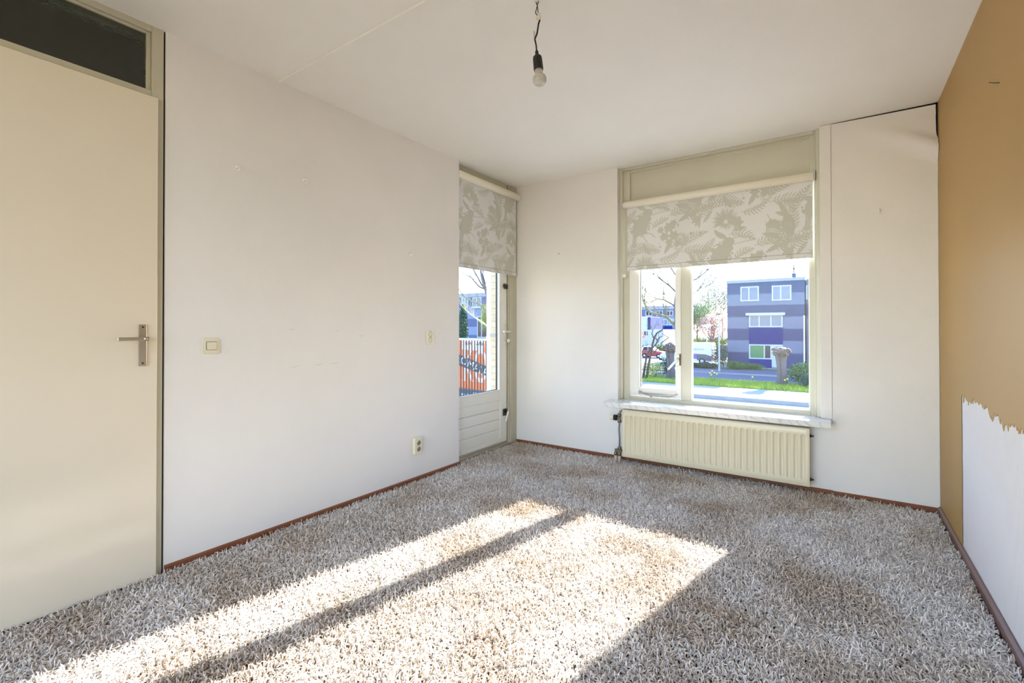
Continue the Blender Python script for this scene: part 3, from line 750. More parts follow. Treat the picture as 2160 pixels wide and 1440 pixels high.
def socket(yc, z0, z1, wd, thick, label, flat):
    r = empty('power_socket', (XL, yc, z0), label, 'power socket', 'double sockets on the papered wall')
    y0, y1 = yc - wd / 2, yc + wd / 2
    MB().prism(rrect(y0, y1, z0, z1, .010, XL), (thick, 0, 0)).build('cover_plate', M['cream_plastic'], r, bevel=.004, seg=3)
    zm = (z0 + z1) / 2; rr = .0195
    for zc in (zm + .0235, zm - .0235):
        x = XL + thick
        if flat:
            MB().lathe((x - .001, yc, zc), (1, 0, 0), [(0, rr + .003), (.0014, rr + .003)], 28).build('outlet_rim', M['hole'], r)
            o = MB().lathe((x, yc, zc), (1, 0, 0), [(0, rr), (.003, rr), (.004, rr - .001)], 28).build('outlet', M['cream_plastic'], r)
            h = MB()
            for dy, dz in ((-.008, .002), (.008, .002), (0, -.009)): h.lathe((x + .0035, yc + dy, zc + dz), (1, 0, 0), [(0, .0026), (.0012, .0026)], 10)
            h.build('pin_hole', M['black'], o)
        else:
            o = MB().lathe((x - .0005, yc, zc), (1, 0, 0), [(0, rr), (.0016, rr)], 28, 0)
            ring = [(0, rr + .0005), (.003, rr + .0005), (.003, rr + .003), (0, rr + .003)]
            o = o.build('outlet', M['hole'], r)
            rg = MB(); n = 28
            for i in range(n):
                a0, a1 = 2 * math.pi * i / n, 2 * math.pi * (i + 1) / n
                q = lambda a, rad, xx: (x + xx, yc + rad * math.cos(a), zc + rad * math.sin(a))
                rg.add([q(a0, rr, .001), q(a1, rr, .001), q(a1, rr + .003, .001), q(a0, rr + .003, .001), q(a0, rr, .004), q(a1, rr, .004), q(a1, rr + .003, .003), q(a0, rr + .003, .003)],
                       [(4, 5, 6, 7), (0, 4, 7, 3)[::-1], (0, 1, 5, 4), (2, 3, 7, 6)], 0, False)
            rg.build('outlet_rim', M['cream_plastic'], r)
            h = MB()
            for dy in (-.0095, .0095): h.lathe((x + .001, yc + dy, zc), (1, 0, 0), [(0, .003), (.0014, .003)], 10)
            h.build('pin_hole', M['black'], o)
            for za in (zc + rr - .005, zc - rr): MB().box(x + .0008, x + .003, yc - .004, yc + .004, za, za + .005).build('earth_clip', M['steel'], o)
socket(2.702, 1.032, 1.142, 0.074, 0.012, 'flat cream double socket high on the papered wall', True)
socket(2.556, 0.195, 0.322, 0.074, 0.030, 'deep cream double socket low on the papered wall', False)

def hook(p, n, label):
    """small white cup hook pushed into the wall at p; n points into the room"""
    n = Vector(n); r = empty('wall_hook', p, label, 'wall hook', 'small white hooks in the walls'); p = Vector(p); s = n.cross(Vector((0, 0, 1)))
    MB().lathe(p, n, [(0, .009), (.003, .009), (.005, .006), (.010, .005)], 12).build('rosette', M['white'], r)
    pts = [p + n * .008, p + n * .018]
    for i in range(9):
        a = math.radians(90 - 230 * i / 8)
        pts.append(p + n * (.018 + .011 * math.cos(a)) + Vector((0, 0, -.011 + .011 * math.sin(a))))
    MB().tube(pts, .0030, 8).build('hook', M['white'], r)
hook((XL, 1.240, 2.035), (1, 0, 0), 'white wall hook on the papered wall above the light switch')
hook((XL, 1.628, 2.062), (1, 0, 0), 'white wall hook high in the middle of the papered wall')
hook((XL, 2.490, 1.726), (1, 0, 0), 'white wall hook on the papered wall above the flat socket')
hook((0.223, YB - .005, 1.953), (0, -1, 0), 'white wall hook on the loose wallpaper beside the ochre wall')
tag(MB().lathe((-2.231, YB, 1.879), (0, -1, 0), [(0, .002), (.012, .002), (.0125, .0045), (.0145, .004)], 10).build('nail', M['darkmetal']), 'small dark nail in the papered wall beside the balcony door', 'nail')
a, b = P(2090, 174, 0, XR - .0026), P(2109, 174, 0, XR - .0026)
tag(MB().tube([a + Vector((.001, 0, 0)), a + Vector((-.006, 0, 0)), b + Vector((-.006, 0, 0)), b + Vector((.001, 0, 0))], .0016, 6).build('staple', M['darkmetal']), 'thin dark metal staple high on the ochre wall', 'staple')

# ------------------------------------------------------------------ bare bulb on a cord
def pendant():
    py = 1.762
    q = lambda x, y: P(x, y, 1, py)
    r = empty('pendant_lamp', (-1.09, py, HC), 'bare bulb hanging on a black cord from the ceiling', 'pendant lamp')
    w1 = [q(1128, -3), q(1131, 6), q(1133.5, 11), q(1131.5, 20), q(1129.5, 27), q(1133, 32), q(1135, 35)]
    w2 = [q(1137, -3), q(1135.5, 5), q(1133, 11), q(1134.5, 19), q(1135, 27), q(1137, 31)]
    MB().tube(w1, .0022, 6).tube(w2, .0022, 6).build('ceiling_wire', M['darkmetal'], r)
    c = q(1136, 37)
    MB().box(c.x - .009, c.x + .009, py - .007, py + .007, c.z - .009, c.z + .008).tube([c + Vector((.006, -.006, .012)), c + Vector((.008, -.007, -.014))], .006, 8).build('connector_block', M['cream_plastic'], r, bevel=.002)
    cord = [q(1138, 40), q(1138.5, 43), q(1136, 50), q(1134.5, 60), q(1133, 70), q(1130, 78), q(1128, 83), q(1129.5, 88), q(1131.3, 98), q(1132, 110)]
    MB().tube(cord, .0036, 8).build('cord', M['black'], r)
    MB().box(q(1126.3, 80).x, q(1128, 80).x, py - .006, py + .004, q(1127, 88).z, q(1127, 66).z).build('cord_clip', M['white'], r, bevel=.001)
    top = q(1132, 108); end = q(1140, 184); ax = (end - top).normalized(); L = (end - top).length / 76
    MB().lathe(top, ax, [(0, .007), (9 * L, .0085), (9.5 * L, .013), (12 * L, .0185), (16 * L, .0205), (38 * L, .0215), (40 * L, .0205)], 28).build('lamp_holder', M['black'], r)
    bm = bpy.data.materials.new('frosted_bulb'); bm.use_nodes = True; b = bm.node_tree.nodes['Principled BSDF']
    b.inputs['Base Color'].default_value = (.75, .72, .66, 1); b.inputs['Roughness'].default_value = .08; b.inputs['Transmission Weight'].default_value = .55
    pr = [(36 * L, .0165), (42 * L, .0185)]
    R = .0305; cz = 60.0 * L
    for i in range(15):
        a = math.radians(-62 + 152 * i / 14); ca, sa = math.cos(a), math.sin(a); pr.append((cz + R * math.copysign(abs(sa) ** .85, sa) * .82, R * max(ca, 0) ** .8))
    MB().lathe(top, ax, pr, 32).build('bulb', bm, r)
pendant()

# ================================================================== the world outside
ZG = -2.6                                             # street level
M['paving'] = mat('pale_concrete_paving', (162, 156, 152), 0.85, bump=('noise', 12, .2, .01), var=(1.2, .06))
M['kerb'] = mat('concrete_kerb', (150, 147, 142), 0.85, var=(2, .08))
M['asphalt'] = mat('shade_tinted_asphalt', (92, 88, 104), 0.9, var=(.8, .06))  # blue of the house's shade mixed into the road colour
M['soil'] = mat('garden_soil', (92, 96, 74), 0.95, var=(1.5, .2))
M['lawn'] = mat('lawn_green', (104, 128, 48), 0.9, var=(1.2, .2))
M['blade'] = mat('grass_blade', (168, 182, 72), 0.6, var=(.9, .22))
M['brick_beige'] = mat('beige_facing_brick', (226, 211, 182), 0.85, var=(14, .10))
M['mortar'] = mat('pale_mortar', (216, 210, 198), 0.9)
M['balcony'] = mat('balcony_concrete', (180, 178, 172), 0.85, var=(3, .06))
M['pvc'] = mat('white_pvc_pipe', (228, 230, 230), 0.35)
M['rail'] = mat('dark_railing_paint', (52, 50, 56), 0.5)
M['wire'] = mat('galvanised_wire', (160, 160, 165), 0.4, 0.6)
M['orange'] = mat('orange_banner_print', (250, 138, 82), 0.6)
M['bannerwhite'] = mat('white_banner_print', (246, 244, 242), 0.6)
M['bannergrey'] = mat('slate_grey_banner_print', (88, 98, 106), 0.6)
M['bannerred'] = mat('red_banner_print', (196, 40, 44), 0.6)
M['bannerdark'] = mat('dark_banner_print', (52, 54, 60), 0.6)
M['brick_dark'] = mat('sky_tinted_dark_brick', (62, 69, 102), 0.9, spec=.05, var=(5, .03))  # blue sky light and veil mixed into the brick colour
M['brick_light'] = mat('sky_tinted_light_brick', (106, 112, 132), 0.9, spec=.05, var=(5, .05))  # grey brick with the blue of sky light painted in
M['far_dark'] = mat('hazed_far_brick', (90, 96, 124), 0.9, spec=.05, var=(3, .04))  # distance haze put into a paler, bluer wall colour
M['far_light'] = mat('hazed_far_render', (122, 130, 152), 0.9, spec=.05, var=(3, .04))  # lighter wall colour carries the haze of distance
M['pale_limb'] = mat('pale_yellowish_limb_bark', (178, 174, 128), 0.9, var=(3, .15))
M['specks'] = mat('pale_cut_wood', (150, 138, 124), 0.9)
M['navy'] = mat('navy_cladding', (16, 38, 108), 0.8, spec=.04)
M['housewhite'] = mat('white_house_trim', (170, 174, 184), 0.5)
M['houseglass'] = mat('house_window_glass', (98, 108, 130), 0.2, spec=0.4)
M['green_reflection_glass'] = mat('house_ground_window_glass', (40, 110, 72), 0.15, spec=0.4)  # reflected greenery painted as the pane's own colour
M['darkglass'] = mat('dark_window_glass', (30, 40, 56), 0.15, spec=0.3)
M['roof'] = mat('grey_roof_edge', (140, 142, 150), 0.7)
M['bark'] = mat('grey_brown_bark', (104, 95, 94), 0.9, var=(4, .25))
M['knob'] = mat('weathered_pollard_head', (96, 82, 74), 0.9, var=(6, .4))
M['twig'] = mat('dark_twig_bark', (74, 64, 60), 0.9, var=(3, .2))
M['limb'] = mat('mossy_limb_bark', (120, 116, 84), 0.9, var=(3, .2))
M['leaf_yellow'] = mat('yellow_green_leaves', (158, 166, 80), 0.6, var=(1.4, .18))
M['leaf_green'] = mat('mid_green_leaves', (76, 112, 56), 0.6, var=(1.4, .25))
M['leaf_dark'] = mat('dark_green_leaves', (44, 78, 58), 0.6, var=(1.4, .25))
M['leaf_pale'] = mat('pale_spring_leaves', (74, 92, 82), 0.6, var=(.5, .2))
M['leaf_hedge'] = mat('lime_hedge_leaves', (128, 140, 60), 0.6, var=(.6, .2))
M['blossom'] = mat('pink_blossom', (150, 112, 114), 0.6, var=(.7, .14))
M['daffodil'] = mat('yellow_daffodil', (240, 218, 90), 0.5)
M['vanwhite'] = mat('white_van_paint', (196, 202, 214), 0.25)
M['vanpurple'] = mat('purple_van_graphic', (96, 72, 150), 0.3)
M['carred'] = mat('red_car_paint', (140, 30, 44), 0.25)
M['carblue'] = mat('pale_blue_car_paint', (150, 170, 196), 0.25)
M['cardark'] = mat('dark_blue_car_paint', (52, 66, 92), 0.25)
M['carwhite'] = mat('white_car_paint', (226, 228, 230), 0.25)
M['tyre'] = mat('black_tyre', (26, 26, 28), 0.8)
M['lampred'] = mat('red_tail_lamp', (190, 30, 40), 0.3)
M['polegrey'] = mat('grey_lamp_post', (168, 172, 176), 0.5, 0.3)
M['lettering'] = mat('blue_grey_lettering', (58, 78, 122), 0.5)

# ---- ground
gx0, gx1 = -70, 30
def ground(name, y0, y1, z0, z1, m, label, cat):
    return tag(boxo(name, (gx0, gx1, y0, y1, z0, z1), m), label, cat, kind='structure')
ground('street', 5.6, 27.85, ZG - .5, ZG - .20, M['paving'], 'pale sunlit parking lane below the window', 'street')
ground('kerb', 27.85, 28.10, ZG - .5, ZG, M['kerb'], 'concrete kerb along the pale pavement', 'kerb')
pv = MB().box(gx0, gx1, 28.10, 32.1, ZG - .5, ZG - .004)
pv.box(gx0, gx1, 28.12, 29.15, ZG - .01, ZG).box(gx0, gx1, 29.19, 32.1, ZG - .01, ZG)
tag(pv.build('pavement', M['paving']), 'pale sunlit pavement in front of the grass verge', 'pavement', kind='structure')
ground('lawn', 32.1, 36.3, ZG - .5, ZG + .03, M['lawn'], 'soil of the grass verge', 'ground')
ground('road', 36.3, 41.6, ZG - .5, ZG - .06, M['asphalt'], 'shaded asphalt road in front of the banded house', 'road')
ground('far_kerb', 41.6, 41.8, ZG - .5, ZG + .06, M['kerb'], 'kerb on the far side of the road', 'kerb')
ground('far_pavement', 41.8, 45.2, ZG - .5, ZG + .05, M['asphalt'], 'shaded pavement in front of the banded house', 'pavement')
ground('garden_ground', 45.2, 47.6, ZG - .5, ZG + .05, M['soil'], 'planted ground in front of the banded house', 'ground')
ground('far_ground', 47.6, 230, ZG - .5, ZG + .04, M['paving'], 'open ground behind the road', 'ground')

# ---- foliage helpers
def leaf_cloud(mb, c, rad, n, size, R, mi=0, shell=0.35, squash=None):
    for _ in range(n):
        while True:
            d = Vector((R.uniform(-1, 1), R.uniform(-1, 1), R.uniform(-1, 1)))
            if 0.05 < d.length < 1: break
        d = d.normalized() * (R.random() ** shell)
        p = Vector((c[0] + d.x * rad[0], c[1] + d.y * rad[1], c[2] + d.z * rad[2]))
        a = Vector((R.uniform(-1, 1), R.uniform(-1, 1), R.uniform(-.6, 1))).normalized()
        b = a.cross(Vector((R.uniform(-1, 1), R.uniform(-1, 1), R.uniform(-1, 1)))).normalized()
        s = size * R.uniform(.6, 1.3)
        mb.add([p - a * s * .5, p + b * s * .28, p + a * s * .5, p - b * s * .28], [(0, 1, 2, 3)], mi)
    return mb

def branches(mb, p, d, L, r, depth, R, spread=.6, up=.15, n=3, seg=3, mi=0, sides=5):
    p = Vector(p); d = Vector(d).normalized(); pts = [p]; rs = [r]
    for i in range(seg):
        d = (d + Vector((R.uniform(-.22, .22), R.uniform(-.22, .22), R.uniform(-.16, .22) + up * .3))).normalized()
        p = p + d * (L / seg); pts.append(p); rs.append(r * (1 - .45 * (i + 1) / seg))
    mb.tube(pts, rs, sides, mi, caps=False)
    if depth > 0:
        for k in range(n):
            i = R.randint(1, seg); q = pts[i] if k else pts[-1]
            nd = (d + Vector((R.uniform(-1, 1), R.uniform(-1, 1), R.uniform(-.5, .9) + up)) * spread).normalized()
            branches(mb, q, nd, L * R.uniform(.6, .85), rs[i] * .62, depth - 1, R, spread, up, n, seg, mi, max(3, sides - 1))
    return mb

# ---- verge: grass, daffodils
R = random.Random(4)
gm = MB()
for i in range(30000):
    x = R.uniform(-16, 3); y = 32.15 + (R.random() ** 1.2) * 4.0
    h = R.uniform(.08, .22) * (1.3 if R.random() < .1 else 1); a = R.uniform(0, 6.28); w_ = R.uniform(.010, .022); l = R.uniform(-.12, .12)
    c, s_ = math.cos(a) * w_, math.sin(a) * w_
    gm.add([(x - c, y - s_, ZG + .02), (x + c, y + s_, ZG + .02), (x + l + R.uniform(-.02, .02), y + R.uniform(-.1, .05), ZG + h)], [(0, 1, 2)])
tag(gm.build('grass', M['blade']), 'bright green long grass on the verge between pavement and road', 'grass', kind='stuff')
def daffodil(i, px, py, hgt):
    b_ = P(px, py, 1, 34.6); r = empty('daffodil', (b_.x, 34.6, ZG), 'pale yellow daffodil standing in the grass verge', 'flower', 'daffodils in the grass verge')
    z = ZG + hgt
    MB().tube([(b_.x, 34.6, ZG + .02), (b_.x + .02, 34.6, z)], .012, 5).build('stem', M['leaf_green'], r)
    f = MB()
    for k in range(6):
        a = k * math.pi / 3; f.add([(b_.x + .02, 34.58, z), (b_.x + .02 + .05 * math.cos(a - .35), 34.55, z + .05 * math.sin(a - .35)), (b_.x + .02 + .075 * math.cos(a), 34.56, z + .075 * math.sin(a)), (b_.x + .02 + .05 * math.cos(a + .35), 34.55, z + .05 * math.sin(a + .35))], [(0, 1, 2, 3)])
    f.lathe((b_.x + .02, 34.58, z), (0, -1, 0), [(0, .02), (.04, .03)], 10)
    f.build('flower_head', M['daffodil'], r)
for i, (px, h) in enumerate(((1497, .62), (1502, .78), (1507, .66), (1512, .58), (1500, .5), (1587, .5), (1655, .42), (1660, .5))): daffodil(i, px, 800, h)

# ---- pollarded willows
def pollard(px, pbase, y, top_px, wpx, headpx, label):
    c = P(px, pbase, 1, y); zt = P(px, top_px, 1, y).z; sc = (P(px + 10, pbase, 1, y).x - c.x) / 10
    w_ = wpx * sc / 2; hw = headpx * sc / 2; R = random.Random(px)
    r = empty('pollard_willow', (c.x, y, ZG), label, 'tree', 'pollard willows on the verge')
    tr = MB(); H_ = zt - ZG; n = 40
    prof = [(0, 1.35), (.08, 1.12), (.2, 1.0), (.45, .95), (.62, 1.0), (.74, 1.2), (.84, 1.5)]
    vs = []; fs = []
    for t, k in prof:
        for j in range(n):
            a = 2 * math.pi * j / n; q = w_ * k * (1 + .10 * math.sin(3 * a + 1.2) + .06 * math.sin(7 * a + t * 4))
            q *= 1 - .50 * math.exp(-((a - 4.62) / .15) ** 2) - .12 * math.exp(-((a - 5.3) / .12) ** 2)          # deep vertical furrow
            vs.append((c.x + q * math.cos(a) + .03 * math.sin(t * 7), y + q * math.sin(a), ZG + t * H_))
    for i in range(len(prof) - 1):
        for j in range(n): fs.append((i * n + j, i * n + (j + 1) % n, (i + 1) * n + (j + 1) % n, (i + 1) * n + j))
    tr.add(vs, fs, 0, True); tr.build('trunk', M['bark'], r)
    hd = MB(); hc = Vector((c.x, y, ZG + .86 * H_))
    def blob(p, rx, rz):
        m_, k_ = 9, 6; vs = []; fs = []; ph = R.uniform(0, 6)
        for i in range(k_ + 1):
            for j in range(m_):
                th = math.pi * i / k_; a = 2 * math.pi * j / m_; q = 1 + .16 * math.sin(3 * a + ph) * math.sin(2 * th + ph)
                vs.append((p.x + rx * q * math.sin(th) * math.cos(a), p.y + rx * q * math.sin(th) * math.sin(a), p.z + rz * q * math.cos(th)))
        for i in range(k_):
            for j in range(m_): fs.append((i * m_ + j, (i + 1) * m_ + j, (i + 1) * m_ + (j + 1) % m_, i * m_ + (j + 1) % m_))
        hd.add(vs, fs, 0, True)
    blob(hc, hw * .86, .13 * H_)
    for k in range(60):
        a = R.uniform(0, 6.28); q = hw * R.uniform(.45, .90); blob(hc + Vector((q * math.cos(a), q * math.sin(a), R.uniform(-.12, .10) * H_ * (1.1 - .5 * q / hw))), R.uniform(.08, .16) * hw * 1.5, R.uniform(.02, .045) * H_)
    for k in range(46):
        a = R.uniform(math.pi, 2 * math.pi); e = R.uniform(-.7, .9); q = hw * .95 * math.cos(e); o0 = len(hd.v)
        p = hc + Vector((q * math.cos(a), q * math.sin(a), .135 * H_ * math.sin(e)))
        hd.lathe(p, (math.cos(a), math.sin(a), .4), [(0, .03), (.03, .028), (.035, .012)], 6, 1)
    hd.build('crown', [M['knob'], M['specks']], r)
pollard(1648, 811, 35.0, 731, 21, 42, 'furrowed pollard willow trunk standing before the banded house')
pollard(1414, 803, 34.6, 722, 16, 32, 'pale pollard willow trunk standing before the white van')

# ---- shrubs
def shrub(name, px, pbase, y, w_, h, leaf, label, n=900, size=.12, group=None, dp=1.0, seed=1, lobes=6, zb=ZG):
    c = P(px, pbase, 1, y); R = random.Random(seed)
    r = empty(name, (c.x, y, zb), label, name.replace('_', ' ').split()[-1] if name != 'yellow_shrub' else 'shrub', group)
    f = MB()
    for k in range(lobes):
        a = R.uniform(0, 6.28); q = R.uniform(.1, .55) if k else 0
        leaf_cloud(f, (c.x + w_ * .5 * q * math.cos(a), y + w_ * .4 * dp * q * math.sin(a), zb + h * R.uniform(.42, .62)), (w_ * .36, w_ * .32 * dp, h * .42), n // lobes, size, R)
    f.build('foliage', M[leaf], r)
    for k in range(4): branches(MB(), (c.x + R.uniform(-.15, .15) * w_, y, zb + .02), (R.uniform(-.4, .4), R.uniform(-.3, .3), 1), h * .35, .025, 1, R, n=2).build('stem', M['twig'], r)
    return r
shrub('shrub', 1376, 808, 35.0, 2.2, 1.35, 'leaf_yellow', 'yellow-green leafy shrub behind the casement pane', 1700, .10, seed=3)
shrub('shrub', 1404, 806, 36.2, 1.5, 1.7, 'leaf_dark', 'dark green shrub beside the pale pollard willow', 900, .13, seed=4)
shrub('shrub', 1705, 822, 36.0, 2.5, 1.65, 'leaf_green', 'rounded green shrub beside the furrowed pollard willow', 2200, .13, seed=5)
shrub('shrub', 1702, 826, 34.4, 1.0, 1.0, 'leaf_pale', 'pale grey-green shrub at the edge of the wide pane', 700, .09, seed=6)
shrub('bush', 1521, 766, 47.9, 1.5, 2.15, 'leaf_pale', 'light green bush against the corner of the banded house', 1700, .17, seed=7)
shrub('hedge', 1484, 778, 45.6, 3.4, .58, 'leaf_dark', 'low dark green hedge in front of the white van', 2600, .14, seed=8, lobes=14, dp=.5)
shrub('hedge', 1549, 780, 45.6, 1.5, .8, 'leaf_green', 'low green hedge by the foot of the grey lamp post', 1500, .14, seed=9, lobes=10, dp=.5)
shrub('hedge', 1582, 783, 46.6, 2.9, .62, 'leaf_green', 'low clipped hedge under the window of the banded house', 1700, .12, seed=10, lobes=12, dp=.5)

# leaning dark shrub with bare crooked branches
def crooked():
    y = 33.2; q = lambda a, b: P(a, b, 1, y); c = q(1362, 806)
    r = empty('bare_shrub', (c.x, y, ZG), 'leaning bare shrub with crooked dark branches behind the casement pane', 'shrub')
    for k, (pts, rr) in enumerate((([(1355, 806), (1358, 780), (1364, 752), (1372, 735)], .085), ([(1361, 808), (1366, 778), (1374, 745), (1376, 728), (1379, 712), (1386, 702), (1399, 695)], .085),
                    ([(1374, 735), (1384, 726), (1391, 712)], .06), ([(1378, 712), (1376, 703), (1377, 697)], .045), ([(1379, 748), (1385, 737), (1394, 729), (1394, 724), (1403, 718), (1411, 711)], .05), ([(1380, 710), (1386, 716), (1387, 722)], .04))):
        P3 = [q(*a) + Vector((0, .12 * math.sin(i * 1.7 + k), 0)) for i, a in enumerate(pts)]
        mb = MB().tube(P3, [rr * (1 - .5 * i / len(P3)) for i in range(len(P3))], 7)
        R = random.Random(k)
        for j in range(3): branches(mb, P3[-1], (R.uniform(-1, 1), R.uniform(-.5, .5), R.uniform(.1, 1)), .5, .016, 1, R)
        mb.build('branch', M['twig'], r)
crooked()

# ---- the large bare tree whose trunk stands behind the mullion
def big_tree():
    y = 39.0; q = lambda a, b, dy=0: P(a, b, 1, y + dy); c = q(1440, 790); R = random.Random(12)
    r = empty('bare_tree', (c.x, y, ZG), 'large bare tree with a long mossy limb reaching over the road', 'tree')
    zb = Vector((c.x, y, ZG - .05))
    MB().tube([zb, q(1434, 740), q(1431, 690), q(1428, 640), q(1432, 590), q(1440, 540)], [.42, .34, .30, .26, .2, .12], 10).build('trunk', M['bark'], r)
    def limb(pts, r0, m_, tw, depth=3):
        P3 = [q(*p) for p in pts]; mb = MB().tube(P3, [r0 * .72 * (1 - .65 * i / (len(P3) - 1)) for i in range(len(P3))], 8)
        for i in range(1, len(P3)):
            for k in range(tw + 1):
                d = (P3[i] - P3[i - 1]).normalized()
                branches(mb, P3[i], d + Vector((R.uniform(-.8, .8), R.uniform(-.5, .5), R.uniform(.1, 1.1))), R.uniform(.8, 1.6), .026, depth, R, .6, .2, 4)
        mb.build('limb', m_, r)
    limb([(1428, 690, 0), (1416, 678, -.3), (1406, 668, -.6), (1392, 664, -.8), (1374, 660, -1), (1364, 650, -1.2), (1358, 638, -1.2), (1352, 615, -1.2)], .17, M['limb'], 2)
    limb([(1428, 648, 0), (1415, 640, .3), (1400, 632, .5), (1386, 630, .6), (1368, 640, .8)], .10, M['twig'], 1)
    limb([(1430, 620, 0), (1415, 605, -.4), (1398, 592, -.7), (1380, 580, -1)], .10, M['twig'], 2)
    limb([(1432, 600, 0), (1425, 580, -.2), (1412, 560, -.5), (1400, 540, -.8)], .09, M['twig'], 1)
    limb([(1432, 610, 0), (1448, 596, .2), (1470, 588, .4), (1490, 572, .5), (1505, 560, .6)], .10, M['twig'], 2)
    limb([(1430, 640, 0), (1450, 625, .2), (1468, 615, .3), (1488, 606, .4)], .08, M['twig'], 2)
    limb([(1436, 570, 0), (1455, 555, .2), (1480, 545, .4)], .08, M['twig'], 1)
big_tree()

# ---- trees farther away
def tree(name, px, pbase, y, h, crown, leaf, label, n=1800, size=.3, seed=1, th=.35, tr=.16, twigs=3, group=None, bare=False):
    c = P(px, pbase, 1, y); R = random.Random(seed); r = empty(name, (c.x, y, ZG), label, 'tree', group)
    tm = MB().tube([(c.x, y, ZG - .05), (c.x + .1, y, ZG + h * th * .6), (c.x, y, ZG + h * th)], [tr * 1.3, tr, tr * .85], 8)
    for k in range(7): branches(tm, (c.x, y, ZG + h * th * R.uniform(.8, 1)), (R.uniform(-1, 1), R.uniform(-1, 1), R.uniform(.4, 1.2)), h * .28, tr * .55, twigs, R, .55, .12)
    tm.build('trunk', M['twig'], r)
    f = MB()
    for k in range(9):
        a = R.uniform(0, 6.28); q = R.uniform(0, .6)
        leaf_cloud(f, (c.x + crown * q * math.cos(a), y + crown * q * math.sin(a), ZG + h * R.uniform(th + .12, .86)), (crown * .55, crown * .55, h * .17), n // 9, size, R, shell=.45)
    f.build('foliage', M[leaf], r)
    return r
tree('blossom_tree', 1501, 738, 73.0, 6.0, 3.4, 'blossom', 'pink flowering tree between the white van and the banded house', 8000, .14, 21, .32, .2)
for i, (px, y, h, cr, lf, lb) in enumerate(((1470, 113, 14, 5.2, 'leaf_pale', 'pale spring tree behind the hedge, rising over the white mushroom lamp'), (1500, 124, 17.5, 6.5, 'leaf_pale', 'tall hazy tree rising right above the pink flowering tree'),
        (1524, 143, 19, 6.0, 'leaf_pale', 'pale tree standing against the roof corner of the banded house'), (1470, 99, 9.0, 3.6, 'leaf_green', 'darker green tree beside the mullion beyond the van'), (1545, 162, 22, 6.5, 'leaf_pale', 'thin tree top just showing over the banded roof'),
        (1380, 128, 15, 5.0, 'leaf_hedge', 'yellowish tree behind the grey terrace'))):
    tree('tree', px, 735, y, h, cr, lf, lb, 6500 if i < 4 else 2600, .24, 30 + i)
shrub('hedge', 1492, 735, 82.0, 14, 2.3, 'leaf_hedge', 'long lime-green hedge behind the parked cars', 3600, .35, seed=41, lobes=16, dp=.2)
shrub('hedge', 1395, 745, 63.0, 8, 1.5, 'leaf_hedge', 'lime-green hedge behind the red car', 2400, .30, seed=42, lobes=12, dp=.25)

# ---- lamp posts
def lamp_post(px, y, top, kind, label):
    c = P(px, 700, 1, y); z = P(px, top, 1, y).z; r = empty('street_lamp', (c.x, y, ZG), label, 'street lamp')
    MB().tube([(c.x, y, ZG), (c.x, y, ZG + .9), (c.x, y, z)], [.085, .075, .05], 10).build('post', M['polegrey'], r)
    if kind == 'flat':
        MB().tube([(c.x, y, z - .02), (c.x, y, z + .06)], .07, 10).box(c.x - .30, c.x + .26, y - .12, y + .12, z + .05, z + .13).build('lamp_head', M['darkmetal'], r, bevel=.02)
        MB().box(c.x - .26, c.x - .05, y - .05, y + .05, z - 1.05, z - 1.0).build('bracket', M['darkmetal'], r)
    else:
        MB().lathe((c.x, y, z - .5), (0, 0, 1), [(0, .06), (.10, .10), (.22, .42), (.34, .55), (.44, .52), (.50, .1)], 18).build('lamp_head', M['housewhite'], r)
lamp_post(1517, 43.0, 664, 'flat', 'slim grey street lamp with a flat dark head by the road')
lamp_post(1491, 60.0, 684, 'dome', 'white street lamp with a mushroom shaped head behind the van')

# ---- vehicles
def wheel(mb_name, c, rad, parent, wd=.2):
    t = MB().lathe((c[0], c[1] - wd / 2, c[2]), (0, 1, 0), [(0, rad * .86), (.03, rad), (wd - .03, rad), (wd, rad * .86)], 20).build('wheel', M['tyre'], parent)
    MB().lathe((c[0], c[1] - wd / 2 - .006, c[2]), (0, 1, 0), [(0, rad * .30), (.008, rad * .58)], 16).build('hub_cap', M['polegrey'], t)

